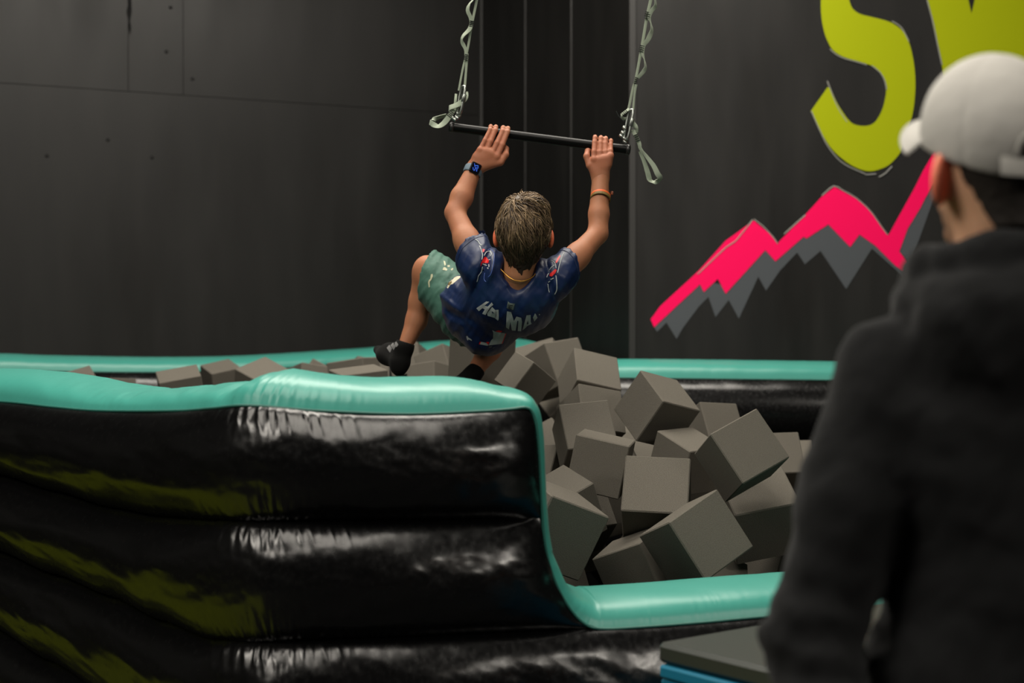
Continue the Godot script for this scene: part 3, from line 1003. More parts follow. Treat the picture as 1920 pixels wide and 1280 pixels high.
	ribbon([P(1187, 206, d - 0.004), P(1190, 175, d - 0.004), P(1193, 158, d - 0.006)], [F, F, F], [0.007, 0.006, 0.008], mats.webbing, t, "strap")
	var rl := [P(1196, 146, d - 0.004), P(1203, 138, d - 0.012), P(1210, 128, d - 0.016), P(1209, 115, d - 0.012), P(1205, 102, d - 0.004), P(1207, 86, d - 0.006), P(1215, 74, d - 0.014), P(1222, 58, d - 0.016), P(1221, 46, d - 0.012), P(1217, 34, d - 0.004), P(1222, 20, d - 0.008), P(1229, 11, d - 0.014), P(1228, -4, d - 0.012), P(1226, -20, d - 0.004)]
	ribbon(rl, [F, F, Vector3(0.9, 0.4, 0.5), Vector3(1, 0, 0.3), F, F, F, Vector3(0.9, 0.4, 0.6), Vector3(1, 0, 0.3), F, F, Vector3(0.9, 0.4, 0.5), Vector3(1, 0, 0.3), F], [0.009, 0.012, 0.013, 0.012, 0.01, 0.011, 0.015, 0.016, 0.013, 0.011, 0.012, 0.014, 0.013, 0.012], mats.webbing, t, "strap_loop")
	stitches(t, P(1190, 158, d - 0.006), P(1194, 144, d - 0.006), 0.010, F)
	stitches(t, P(1201, 98, d - 0.006), P(1204, 84, d - 0.006), 0.014, F)
	stitches(t, P(1212, 36, d - 0.006), P(1215, 21, d - 0.006), 0.016, F)
	ribbon([P(1180, 204, d - 0.01), P(1171, 211, d - 0.014), P(1165, 216, d - 0.01), P(1168, 222, d + 0.006), P(1177, 222, d + 0.012)], [Vector3(-0.3, 0.6, 0.8), Vector3(-0.4, 0.6, 0.7), G, -F, -F], [0.010, 0.011, 0.011, 0.010, 0.008], mats.webbing, t, "strap_knot")
	stitches(t, P(1176, 207, d - 0.016), P(1166, 215, d - 0.016), 0.010, Vector3(-0.3, 0.6, 0.8))
	carabiner(P(1184, 206, d - 0.014), P(1173, 262, d - 0.014), 0.010, Vector3(0.7, 0, 0.7), t)
	ribbon([P(1182, 226, d - 0.01), P(1188, 232, d - 0.014), P(1194, 242, d - 0.016), P(1191, 249, d - 0.008), P(1184, 246, d)], [F, F, G, Vector3(0, -0.6, 0.7), Vector3(0, -0.6, 0.7)], [0.010, 0.014, 0.014, 0.012, 0.010], mats.webbing, t, "strap_knot")
	var rt := [P(1186, 244, d - 0.012), P(1193, 256, d - 0.014), P(1199, 270, d - 0.014), P(1201, 279, d - 0.012), P(1213, 294, d - 0.012), P(1225, 310, d - 0.014), P(1233, 326, d - 0.014), P(1238, 334, d - 0.006), P(1229, 341, d + 0.006), P(1219, 338, d + 0.012), P(1214, 322, d + 0.008), P(1207, 301, d + 0.004), P(1199, 284, d)]
	ribbon(rt, [F, F, Vector3(-0.6, 0.3, 0.9), Vector3(-0.9, 0.3, 0.6), Vector3(-0.3, 0.2, 0.9), F, F, Vector3(0.5, -0.5, 0.6), Vector3(0.1, 0.9, 0.5), Vector3(-0.4, 0.6, 0.8), F, F, G], [0.012, 0.013, 0.012, 0.008, 0.012, 0.015, 0.017, 0.017, 0.017, 0.016, 0.014, 0.011, 0.008], mats.webbing, t, "strap_tail")
	stitches(t, P(1191, 251, d - 0.018), P(1197, 265, d - 0.018), 0.013, F)
	s = Shape.new()
	for q in [[1165, 255], [1170, 259], [1172, 266], [1168, 249], [1171, 240]]:
		var c := P(q[0], q[1], d - 0.008)
		s.tube([c + Vector3(-0.005, 0.004, 0), c + Vector3(0.004, -0.004, 0.004)], [0.0055], 8)
	part("shackle", s.mesh(mats.steel), t)
	s = Shape.new()
	s.tube(spline([P(1170, 228, d - 0.01), P(1160, 218, d - 0.012), P(1155, 208, d - 0.012)], 0.01), [0.0014], 6)
	part("cord_end", s.mesh(mats.stitch), t)

# ------------------------------------------------------------------ bodies: distance fields meshed as surface nets
class Field:
	var lo: Vector3
	var h: float
	var nx: int
	var ny: int
	var nz: int
	var d := PackedFloat32Array()
	func _init(a: Vector3, b: Vector3, cell: float):
		lo = a
		h = cell
		nx = int(ceil((b.x - a.x) / h)) + 2
		ny = int(ceil((b.y - a.y) / h)) + 2
		nz = int(ceil((b.z - a.z) / h)) + 2
		d.resize(nx * ny * nz)
		d.fill(1000.0)
	func span(a: Vector3, b: Vector3) -> Array:
		var p := (a - lo) / h
		var q := (b - lo) / h
		return [clampi(int(p.x), 0, nx - 1), clampi(int(p.y), 0, ny - 1), clampi(int(p.z), 0, nz - 1), clampi(int(q.x) + 1, 0, nx - 1), clampi(int(q.y) + 1, 0, ny - 1), clampi(int(q.z) + 1, 0, nz - 1)]
	# a tapered capsule, joined smoothly over k; flat < 1 flattens it along the direction axis
	func bone(a: Vector3, b: Vector3, ra: float, rb: float, k := 0.02, flat := 1.0, axis := Vector3.ZERO):
		var m := Vector3.ONE * (maxf(ra, rb) + 3.0 * h + k)
		var s := span(a.min(b) - m, a.max(b) + m)
		var ba := b - a
		var l2 := maxf(ba.length_squared(), 1e-9)
		var inv := 1.0 / flat - 1.0
		for z in range(s[2], s[5] + 1):
			for y in range(s[1], s[4] + 1):
				var i: int = (z * ny + y) * nx + s[0]
				var p := lo + Vector3(s[0], y, z) * h - a
				for x in range(s[0], s[3] + 1):
					var t := clampf(p.dot(ba) / l2, 0.0, 1.0)
					var q := p - ba * t
					if inv != 0.0:
						q += axis * (q.dot(axis) * inv)
					var e := q.length() - ra - (rb - ra) * t
					if inv != 0.0 and e > 0.0:
						e *= flat
					var o := d[i]
					var g := k - absf(o - e)
					d[i] = minf(o, e) - (g * g * 0.25 / k if g > 0.0 else 0.0)
					p.x += h
					i += 1
	func blob(c: Vector3, b: Basis, r: Vector3, k := 0.02):     # an ellipsoid
		var far := maxf(r.x, maxf(r.y, r.z))
		var m := Vector3.ONE * (far + 3.0 * h + k)
		var s := span(c - m, c + m)
		var bt := b.inverse()
		var ir := Vector3.ONE / r
		var step := bt * Vector3(h, 0, 0)
		for z in range(s[2], s[5] + 1):
			for y in range(s[1], s[4] + 1):
				var i: int = (z * ny + y) * nx + s[0]
				var p := bt * (lo + Vector3(s[0], y, z) * h - c)
				for x in range(s[0], s[3] + 1):
					var u := p * ir
					var k0 := u.length()
					var e := k0 * (k0 - 1.0) / maxf((u * ir).length(), 1e-6)
					var o := d[i]
					var g := k - absf(o - e)
					d[i] = minf(o, e) - (g * g * 0.25 / k if g > 0.0 else 0.0)
					p += step
					i += 1
	func carve_bone(a: Vector3, b: Vector3, ra: float, rb: float, k := 0.004):
		var m := Vector3.ONE * (maxf(ra, rb) + 3.0 * h + k)
		var s := span(a.min(b) - m, a.max(b) + m)
		var ba := b - a
		var l2 := maxf(ba.length_squared(), 1e-9)
		for z in range(s[2], s[5] + 1):
			for y in range(s[1], s[4] + 1):
				var i: int = (z * ny + y) * nx + s[0]
				var p := lo + Vector3(s[0], y, z) * h - a
				for x in range(s[0], s[3] + 1):
					var t := clampf(p.dot(ba) / l2, 0.0, 1.0)
					var e := ra + (rb - ra) * t - (p - ba * t).length()
					var o := d[i]
					var g := k - absf(o - e)
					d[i] = maxf(o, e) + (g * g * 0.25 / k if g > 0.0 else 0.0)
					p.x += h
					i += 1
	func carve_blob(c: Vector3, b: Basis, r: Vector3, k := 0.004):
		var far := maxf(r.x, maxf(r.y, r.z))
		var m := Vector3.ONE * (far + 3.0 * h + k)
		var s := span(c - m, c + m)
		var bt := b.inverse()
		var ir := Vector3.ONE / r
		for z in range(s[2], s[5] + 1):
			for y in range(s[1], s[4] + 1):
				for x in range(s[0], s[3] + 1):
					var i: int = (z * ny + y) * nx + x
					var u := (bt * (lo + Vector3(x, y, z) * h - c)) * ir
					var k0 := u.length()
					var e := -k0 * (k0 - 1.0) / maxf((u * ir).length(), 1e-6)
					var o := d[i]
					var g := k - absf(o - e)
					d[i] = maxf(o, e) + (g * g * 0.25 / k if g > 0.0 else 0.0)
	func cut(at: Vector3, n: Vector3, near := Vector3.ZERO, within := 1000.0):   # removes what lies on n's side (only within a distance of near)
		var i := 0
		for z in nz:
			for y in ny:
				for x in nx:
					if d[i] < 3.0 * h:
						var p := lo + Vector3(x, y, z) * h
						if within > 999.0 or p.distance_to(near) < within:
							d[i] = maxf(d[i], (p - at).dot(n))
					i += 1
	func ruffle(f: Callable, reach := 3.0):                     # adds f(point) to the distance near the surface
		var i := 0
		for z in nz:
			for y in ny:
				for x in nx:
					if absf(d[i]) < reach * h:
						d[i] += f.call(lo + Vector3(x, y, z) * h)
					i += 1
	func at(p: Vector3) -> float:                                # the distance at a point, between the samples
		var q := (p - lo) / h
		var x := int(q.x)
		var y := int(q.y)
		var z := int(q.z)
		if q.x < 0 or q.y < 0 or q.z < 0 or x >= nx - 1 or y >= ny - 1 or z >= nz - 1:
			return 1000.0
		var f := q - Vector3(x, y, z)
		var i := (z * ny + y) * nx + x
		var j := i + nx * ny
		return lerpf(lerpf(lerpf(d[i], d[i + 1], f.x), lerpf(d[i + nx], d[i + nx + 1], f.x), f.y), lerpf(lerpf(d[j], d[j + 1], f.x), lerpf(d[j + nx], d[j + nx + 1], f.x), f.y), f.z)
	func meet(from: Vector3, dir: Vector3, reach: float) -> Vector3:   # first point of the surface along a line
		var t := 0.0
		var last := 0.0
		while t < reach:
			var e := at(from + dir * t)
			if e < 0.0:
				var a := last
				var b := t
				for k in 7:
					var c := (a + b) * 0.5
					if at(from + dir * c) < 0.0:
						b = c
					else:
						a = c
				return from + dir * a
			last = t
			t += 0.003 if e < 900.0 else 0.01
		return Vector3.INF
	func net(s: Shape, paint: Variant = null):                     # surface nets into s; paint(point, normal) gives [uv, colour]
		var sx := 1
		var sy := nx
		var sz := nx * ny
		var id := {}
		var first := s.v.size()
		var off := [0, sx, sy, sx + sy, sz, sx + sz, sy + sz, sx + sy + sz]
		var cor := []
		for q in 8:
			cor.append(Vector3(q & 1, (q >> 1) & 1, q >> 2))
		var edges := [[0, 1], [2, 3], [4, 5], [6, 7], [0, 2], [1, 3], [4, 6], [5, 7], [0, 4], [1, 5], [2, 6], [3, 7]]
		var lim := 2.5 * h
		for z in nz - 1:
			for y in ny - 1:
				var i := (z * ny + y) * nx
				for x in nx - 1:
					var d0 := d[i]
					if d0 < lim and d0 > -lim:
						var mask := 0
						for q in 8:
							if d[i + off[q]] < 0.0:
								mask |= 1 << q
						if mask != 0 and mask != 255:
							var sum := Vector3.ZERO
							var cnt := 0
							for e in edges:
								var a: int = e[0]
								var b: int = e[1]
								if ((mask >> a) & 1) != ((mask >> b) & 1):
									var da := d[i + off[a]]
									var db := d[i + off[b]]
									sum += (cor[a] as Vector3).lerp(cor[b], da / (da - db))
									cnt += 1
							sum /= cnt
							var p := lo + (Vector3(x, y, z) + sum) * h
							var u := Vector2.ZERO
							var col := Color.WHITE
							if paint != null:
								var g := Vector3(d[i + 1] - d0 + d[i + sy + sz + 1] - d[i + sy + sz], d[i + sy] - d0 + d[i + sy + sz + 1] - d[i + sz + 1], d[i + sz] - d0 + d[i + sy + sz + 1] - d[i + sy + 1]).normalized()
								var r: Array = paint.call(p, g)
								u = r[0]
								col = r[1]
							id[i] = s.put(p, u, col)
					i += 1
		for i: int in id:
			var inside := d[i] < 0.0
			# edges along x, y and z that leave this corner
			if inside != (d[i + 1] < 0.0):
				_face(s, id, i, i - sy, i - sy - sz, i - sz, inside)
			if inside != (d[i + sy] < 0.0):
				_face(s, id, i, i - sz, i - sz - sx, i - sx, inside)
			if inside != (d[i + sz] < 0.0):
				_face(s, id, i, i - sx, i - sx - sy, i - sy, inside)
	func _face(s: Shape, id: Dictionary, a: int, b: int, c: int, e: int, inside: bool):
		if not (id.has(b) and id.has(c) and id.has(e)):
			return
		if inside:
			s.quad(id[a], id[b], id[c], id[e])
		else:
			s.quad(id[a], id[e], id[c], id[b])

func hand(s: Shape, wrist: Vector3, mcp: Array, fingers: Array, thumb: Array, rad: float, paint: Callable, forearm: Vector3, wrist_r: float, back: Vector3, thick: float):
	# mcp: knuckles from little finger to index; fingers: for each the joints after the knuckle; thumb: its joints from the palm's side
	var lo := wrist
	var hi := wrist
	for f in fingers + [thumb, mcp, [wrist]]:
		for p in f:
			lo = lo.min(p)
			hi = hi.max(p)
	var f := Field.new(lo - Vector3.ONE * 0.03, hi + Vector3.ONE * 0.03, 0.0026)
	# palm: flattened bones from the wrist to each knuckle
	for k in 4:
		var root: Vector3 = wrist.lerp(mcp[k], 0.22) + (mcp[k] - (mcp[1] + mcp[2]) * 0.5) * 0.25
		f.bone(root, mcp[k], thick * 0.98, rad * 1.12, 0.012)
		if k < 3:
			f.bone(root.lerp(mcp[k], 0.5), (mcp[k] as Vector3).lerp(mcp[k + 1], 0.5), thick * 0.95, rad * 1.0, 0.010)
	f.bone(forearm, wrist, wrist_r * 1.02, wrist_r, 0.008, 0.78, back)
	f.bone(wrist, (mcp[1] + mcp[2]) * 0.5, wrist_r * 0.92, thick, 0.012, 0.8, back)
	f.bone(wrist.lerp(thumb[0], 0.25), thumb[0], wrist_r * 0.7, rad * 1.35, 0.012)
	for k in thumb.size() - 1:
		f.bone(thumb[k], thumb[k + 1], rad * (1.32 - 0.14 * k), rad * (1.18 - 0.14 * k), 0.004)
	for k in 4:
		var chain: Array = [mcp[k]] + fingers[k]
		var w: float = [0.86, 0.98, 1.05, 1.0][k]
		for j in chain.size() - 1:
			f.bone(chain[j], chain[j + 1], rad * w * (1.06 - 0.07 * j), rad * w * (1.0 - 0.07 * j), 0.0032)
		f.bone(mcp[k] + back * rad * 0.3, mcp[k] + back * rad * 0.3 + Vector3(0, 0.001, 0), rad * 0.8, rad * 0.8, 0.008)
	f.net(s, paint)

func print_on(f: Field, called: String, outline: String, origin: Vector2, scale_: float, depth: float, lift: float, mat: Material, parent: Node):
	# a thin print that follows the cloth: the outline is laid on the surface and its triangles are split until they hug it
	var pts := PackedVector2Array()
	for w in outline.split(" ", false):
		var xy: PackedStringArray = w.split(",")
		pts.append(Vector2(float(xy[0]), float(xy[1])) / scale_ + origin)
	var t := Geometry2D.triangulate_polygon(pts)
	var s := Shape.new()
	var todo := []
	for j in range(0, t.size(), 3):
		todo.append([pts[t[j]], pts[t[j + 1]], pts[t[j + 2]]])
	var known := {}
	while todo.size() > 0:
		var q: Array = todo.pop_back()
		var longest := 0
		var far := 0.0
		for k in 3:
			var l: float = (q[k] as Vector2).distance_to(q[(k + 1) % 3])
			if l > far:
				far = l
				longest = k
		if far > 3.5:
			var a: Vector2 = q[longest]
			var b: Vector2 = q[(longest + 1) % 3]
			var c: Vector2 = q[(longest + 2) % 3]
			var m := (a + b) * 0.5
			todo.append([a, m, c])
			todo.append([m, b, c])
			continue
		var id := []
		for k in 3:
			var p: Vector2 = q[k]
			if not known.has(p):
				known[p] = -1
				var dir := (P(p.x, p.y, 1.0) - eye).normalized()
				var hit := f.meet(P(p.x, p.y, depth), dir, 0.7)
				if hit != Vector3.INF:
					known[p] = s.put(hit - dir * lift)
			id.append(known[p])
		if id.has(-1):
			continue
		var va: Vector3 = s.v[id[0]]
		var vb: Vector3 = s.v[id[1]]
		var vc: Vector3 = s.v[id[2]]
		if maxf(va.distance_to(vb), maxf(vb.distance_to(vc), vc.distance_to(va))) > 0.04:
			continue
		if (vb - va).cross(vc - va).dot(eye - va) > 0:
			s.tri(id[0], id[1], id[2])
		else:
			s.tri(id[0], id[2], id[1])
	if s.i.size() > 0:
		part(called, s.mesh(mat), parent)

func piping_on(f: Field, called: String, line: String, origin: Vector2, scale_: float, depth: float, r: float, mat: Material, parent: Node):
	var pts := []
	for w in line.split(" ", false):
		var xy: PackedStringArray = w.split(",")
		pts.append(Vector3(float(xy[0]) / scale_ + origin.x, float(xy[1]) / scale_ + origin.y, 0))
	var path := []
	for p in spline(pts, 2.0):
		var dir := (P(p.x, p.y, 1.0) - eye).normalized()
		var hit := f.meet(P(p.x, p.y, depth), dir, 0.7)
		if hit != Vector3.INF and (path.is_empty() or hit.distance_to(path[-1]) < 0.03):
			path.append(hit)
	if path.size() > 1:
		var s := Shape.new()
		s.tube(path, [r], 6)
		part(called, s.mesh(mat), parent)

# ------------------------------------------------------------------ the boy
func skin_mat() -> StandardMaterial3D:
	if not mats.has("skin"):
		var m := stuff_mat(Color(1, 1, 1), 0.55, 0.4)
		m.vertex_color_use_as_albedo = true
		m.subsurf_scatter_enabled = true
		m.subsurf_scatter_strength = 0.12
		mats.skin = m
	return mats.skin

func lin(r: float, g: float, b: float) -> Color:
	return Color(r, g, b).srgb_to_linear()

func ring(c: Vector3, axis: Vector3, ra: float, rb: float, thick: float, wide: float, from := 0.0, to := TAU, toward := Vector3.BACK) -> Shape:
	# a strap round a limb: an elliptical band with a rounded-box section
	var s := Shape.new()
	var z := axis.normalized()
	var x := (toward - z * toward.dot(z)).normalized()
	var y := z.cross(x)
	var n := 36
	var prof := [Vector2(-0.5, -0.35), Vector2(0.5, -0.35), Vector2(0.62, 0.0), Vector2(0.5, 0.5), Vector2(0.2, 0.62), Vector2(-0.2, 0.62), Vector2(-0.5, 0.5), Vector2(-0.62, 0.0)]
	for k in n + 1:
		var w := lerpf(from, to, float(k) / n)
		var o := x * cos(w) * ra + y * sin(w) * rb
		var out := o.normalized()
		for p in prof:
			s.put(c + o + out * p.y * thick + z * p.x * wide)
	for k in n:
		for j in prof.size():
			var a := k * prof.size() + j
			var b := k * prof.size() + (j + 1) % prof.size()
			s.quad(a, b, b + prof.size(), a + prof.size())
	return s

func boy():
	var t := thing("person", "boy in a navy jersey and green shorts swinging from the trapeze bar, back turned", "person")
	# joints, from the photograph, each at its own distance
	var sh := [P(894, 494, 4.68), P(1052, 513, 4.68)]
	var el := [P(853, 399, 4.80), P(1121, 438, 4.80)]
	var wr := [P(889, 316, 4.852), P(1126, 333, 4.852)]
	var skull := P(982, 437, 4.63)
	var nape := P(972, 512, 4.64)
	var c7 := P(967, 548, 4.68)
	var hip := [P(880, 586, 4.95), P(915, 600, 4.97)]
	var knee := [P(803, 512, 5.08), P(953, 602, 5.2)]
	var ankle := [P(758, 652, 5.08), P(886, 702, 5.0)]
	var skin := func(p: Vector3, _n: Vector3) -> Array:
		var red := 0.5 + 0.5 * noise_a.get_noise_3dv(p * 9.0)
		var hand_: float = maxf(smoothstep(0.10, 0.03, p.distance_to(wr[0] + Vector3(0.05, 0.07, 0))), smoothstep(0.10, 0.03, p.distance_to(wr[1] + Vector3(0, 0.075, 0))))
		return [Vector2.ZERO, lin(0.63, 0.425, 0.31).lerp(lin(0.64, 0.385, 0.295), 0.35 * red + 0.5 * hand_)]
	var s := Shape.new()
	var f := Field.new(P(700, 735, 4.5) - Vector3(0.05, 0.05, 0.75), P(1180, 300, 4.4) + Vector3(0.05, 0.05, 0), 0.0068)
	# trunk and neck
	f.bone(nape, c7, 0.045, 0.046, 0.02)
	f.bone(c7, P(966, 566, 4.72), 0.046, 0.05, 0.02)
	f.bone(P(967, 562, 4.755), P(945, 585, 4.80), 0.062, 0.072, 0.03)
	f.bone(sh[0] + Vector3(0.02, 0, -0.02), sh[1] + Vector3(-0.02, 0, -0.02), 0.034, 0.034, 0.03)
	f.bone(P(945, 585, 4.80), P(898, 598, 4.93), 0.072, 0.075, 0.03)
	for k in 2:
		f.bone(sh[k], (sh[k] as Vector3).lerp(el[k], 0.45), 0.039, 0.0385 if k == 0 else 0.037, 0.01)
		f.bone((sh[k] as Vector3).lerp(el[k], 0.4), el[k], 0.0385 if k == 0 else 0.0365, 0.0305, 0.02)
		f.bone(el[k], (el[k] as Vector3).lerp(wr[k], 0.35), 0.031, 0.0345 if k == 0 else 0.0315, 0.012)
		f.bone((el[k] as Vector3).lerp(wr[k], 0.35), wr[k], 0.0345 if k == 0 else 0.0315, 0.0235 if k == 0 else 0.0262, 0.012)
	f.bone(hip[0], knee[0], 0.07, 0.052, 0.03)
	f.bone(hip[1], knee[1], 0.07, 0.052, 0.03)
	f.bone(knee[0], P(789, 566, 5.10), 0.049, 0.0385, 0.015)
	f.bone(P(789, 566, 5.10), P(781, 600, 5.10), 0.0385, 0.0345, 0.015)
	f.bone(P(781, 600, 5.10), ankle[0], 0.0345, 0.0225, 0.015)
	f.bone(P(806, 500, 5.06), P(799, 498, 5.07), 0.034, 0.03, 0.02)
	f.bone(knee[1], P(918, 655, 5.09), 0.05, 0.037, 0.015)
	f.bone(P(918, 655, 5.09), ankle[1], 0.037, 0.0235, 0.015)
	f.net(s, skin)
	# head, ears and face on a finer grid
	var up := Vector3(0.02, 1, -0.06).normalized()
	var fw := Vector3(0.05, 0.02, -1.0)
	fw = (fw - up * fw.dot(up)).normalized()
	var rt := fw.cross(up)
	var hb := Basis(rt, up, -fw)
	var hd := Field.new(skull - Vector3(0.13, 0.17, 0.14), skull + Vector3(0.13, 0.14, 0.13), 0.0034)
	hd.blob(skull + up * 0.012, hb, Vector3(0.072, 0.088, 0.090), 0.02)
	hd.bone(skull - up * 0.035 + fw * 0.03, skull - up * 0.088 + fw * 0.066, 0.055, 0.024, 0.03)
	hd.bone(skull - up * 0.02, nape, 0.055, 0.046, 0.03)
	hd.bone(skull - up * 0.005 + fw * 0.088, skull - up * 0.036 + fw * 0.102, 0.007, 0.012, 0.012)
	hd.bone(skull - up * 0.062 + fw * 0.083 - rt * 0.016, skull - up * 0.062 + fw * 0.083 + rt * 0.016, 0.007, 0.007, 0.008)
	for q in [-1.0, 1.0]:
		hd.carve_blob(skull + up * 0.002 + fw * 0.092 + rt * 0.03 * q, hb, Vector3(0.014, 0.009, 0.012), 0.01)
		var ear: Vector3 = skull - up * 0.014 + rt * 0.079 * q - fw * 0.004
		var eb := hb * Basis(Vector3.UP, 0.5 * q) * Basis(Vector3.RIGHT, -0.15)
		hd.blob(ear, eb, Vector3(0.009, 0.031, 0.020), 0.008)
		hd.carve_blob(ear + fw * 0.006 + rt * q * 0.006, eb, Vector3(0.006, 0.019, 0.010), 0.006)
	hd.net(s, func(p: Vector3, _n: Vector3) -> Array:
		var o := hb.inverse() * (p - skull)
		var ear := smoothstep(0.071, 0.08, absf(o.x)) * smoothstep(0.05, 0.03, absf(o.y + 0.014))
		var lip := smoothstep(0.022, 0.008, Vector2(o.x * 0.7, o.y + 0.062).length()) * float(o.z < -0.06)
		return [Vector2.ZERO, lin(0.63, 0.425, 0.31).lerp(lin(0.88, 0.42, 0.27), ear * 0.8).lerp(lin(0.68, 0.38, 0.34), lip)])
	# hands over the bar
	var ax := (bar_r - bar_l).normalized()
	var toward := Vector3(0, 0, 1)
	var up_b := toward.cross(ax).normalized()
	for k in 2:
		var mc: Array
		var tops: Array
		if k == 0:
			mc = [[900, 281], [911, 284], [922, 288.5], [932, 294]]
			tops = [[918.5, 250.5], [929, 243.5], [942.5, 247.5], [950.5, 256.5]]
		else:
			mc = [[1145, 292], [1136, 297.5], [1124.5, 300], [1113.5, 299]]
			tops = [[1145, 267], [1136, 257.5], [1127, 256], [1115.5, 259]]
		var knuckles := []
		var fingers := []
		for j in 4:
			var m := P(mc[j][0], mc[j][1], 4.868 - 0.028)
			knuckles.append(m)
			var foot: Vector3 = P(tops[j][0], tops[j][1], 4.88)
			var c := bar_l + ax * (foot - bar_l).dot(ax)                    # the bar's axis under this finger
			var a := c + toward * 0.0225 + up_b * 0.001
			var chain := []
			var ca: float = (foot - c).dot(up_b)
			if ca < 0.012:
				ca = 0.012
			var len1 := 0.0
			for w in [0.25, 0.95, 1.6, 2.35, 3.1]:
				chain.append(c + (toward * cos(w) + up_b * sin(w) * clampf(ca / 0.0150, 0.9, 1.25)) * 0.0215)
			chain.insert(0, m.lerp(a, 0.5) + toward * 0.004)
			fingers.append(chain)
		var th: Array
		if k == 0:
			th = [P(938, 304, 4.845), P(948, 290, 4.85), P(949, 279, 4.868), P(941, 270, 4.885), P(932, 268, 4.898)]
		else:
			th = [P(1106, 310, 4.845), P(1100, 293, 4.85), P(1102, 283, 4.868), P(1110, 284, 4.885), P(1118, 287, 4.898)]
		hand(s, wr[k], knuckles, fingers, th, 0.0086, skin, (wr[k] as Vector3).lerp(el[k], 0.25), 0.0235 if k == 0 else 0.0258, toward, 0.0135)
	part("body", s.mesh(skin_mat()), t)
	# eyes
	for q in [-1.0, 1.0]:
		var ey := Shape.new()
		ey.tube([skull + up * 0.002 + fw * 0.078 + rt * 0.03 * q, skull + up * 0.002 + fw * 0.082 + rt * 0.03 * q, skull + up * 0.002 + fw * 0.087 + rt * 0.03 * q, skull + up * 0.002 + fw * 0.0885 + rt * 0.03 * q], [0.009, 0.0105, 0.007, 0.002], 14)
		part("eye", ey.mesh(stuff_mat(Color(0.55, 0.5, 0.45), 0.2)), t)
	hair(t, skull, hb, nape)
	jersey(t, sh, el)
	shorts(t, hip, knee)
	socks(t, knee, ankle)
	# fine gold chain round the neck
	var ch := Shape.new()
	ch.tube(spline([P(930, 478, 4.66), P(934, 497, 4.625), P(945, 511, 4.592), P(958, 522, 4.578), P(970, 526.5, 4.576), P(984, 526, 4.580), P(1000, 518, 4.60), P(1012, 500, 4.64)], 0.004), [0.0016], 6)
	var gold := stuff_mat(Color(0.8, 0.58, 0.25), 0.3)
	gold.metallic = 0.8
	part("neck_chain", ch.mesh(gold), t)
	# wrist watch
	var fa: Vector3 = (wr[0] - el[0]).normalized()
	var w := Node3D.new()
	w.name = "wrist_watch"
	t.add_child(w, true)
	var wc: Vector3 = (wr[0] as Vector3).lerp(el[0], 0.06)
	part("strap", ring(wc, fa, 0.0262, 0.0275, 0.004, 0.021).mesh(stuff_mat(Color(0.38, 0.45, 0.5), 0.6)), w, "grey blue strap")
	var face := P(888.5, 322, 4.80) - P(888, 322, 4.85)
	face = (Vector3(0.22, 0.12, 1.0) - fa * Vector3(0.22, 0.12, 1.0).dot(fa)).normalized()
	var sx := fa.cross(face).normalized()
	var wb := Basis(sx, fa, sx.cross(fa))
	var at := wc + wb.z * 0.0285
	var cs := Shape.new()
	cs.box(Transform3D(wb, at), Vector3(0.033, 0.037, 0.010), 0.0035)
	part("case", cs.mesh(stuff_mat(Color(0.05, 0.055, 0.07), 0.25)), w)
	var sc := Shape.new()
	sc.box(Transform3D(wb, at + wb.z * 0.005), Vector3(0.027, 0.031, 0.0016), 0.0006)
	part("screen", sc.mesh(stuff_mat(Color(0.02, 0.03, 0.08), 0.12)), w)
	var em := StandardMaterial3D.new()
	em.albedo_color = Color(0.1, 0.2, 0.5)
	em.emission_enabled = true
	em.emission = Color(0.25, 0.45, 0.95)
	em.emission_energy_multiplier = 0.35
	for q in [[-0.006, 0.006, 0.0022, 0.011, 0.5], [0.000, 0.007, 0.009, 0.003, 0.5], [0.006, 0.005, 0.0025, 0.010, 0.3], [-0.006, -0.007, 0.0025, 0.009, 0.5], [0.0, -0.007, 0.0028, 0.011, -0.2], [0.006, -0.006, 0.003, 0.010, 0.2], [0.001, 0.0, 0.008, 0.0025, 0.4]]:
		var dg := Shape.new()
		dg.box(Transform3D(wb * Basis(Vector3.BACK, q[4]), at + wb * Vector3(q[0], q[1], 0.0062)), Vector3(q[2], q[3], 0.0006), 0.0)
		part("screen_digit", dg.mesh(em), w)
	# bracelets on the other wrist
	var fb: Vector3 = (wr[1] - el[1]).normalized()
	var b := Node3D.new()
	b.name = "bracelet"
	t.add_child(b, true)
	var bc: Vector3 = P(1126, 369, 4.833)
	var tilt := (fb + Vector3(0.05, 0, -0.42)).normalized()
	part("band", ring(bc, tilt, 0.031, 0.0298, 0.003, 0.007).mesh(stuff_mat(Color(0.85, 0.38, 0.16), 0.5)), b, "orange band")
	part("band", ring(bc - tilt * 0.0085, tilt, 0.031, 0.0302, 0.003, 0.009).mesh(stuff_mat(Color(0.42, 0.34, 0.14), 0.6)), b, "olive brown band")
	var bk := Shape.new()
	bk.box(Transform3D(Basis(fb, 0.4), P(1147.5, 362, 4.83)), Vector3(0.007, 0.012, 0.010), 0.002)
	part("clasp", bk.mesh(stuff_mat(Color(0.45, 0.22, 0.1), 0.5)), b)

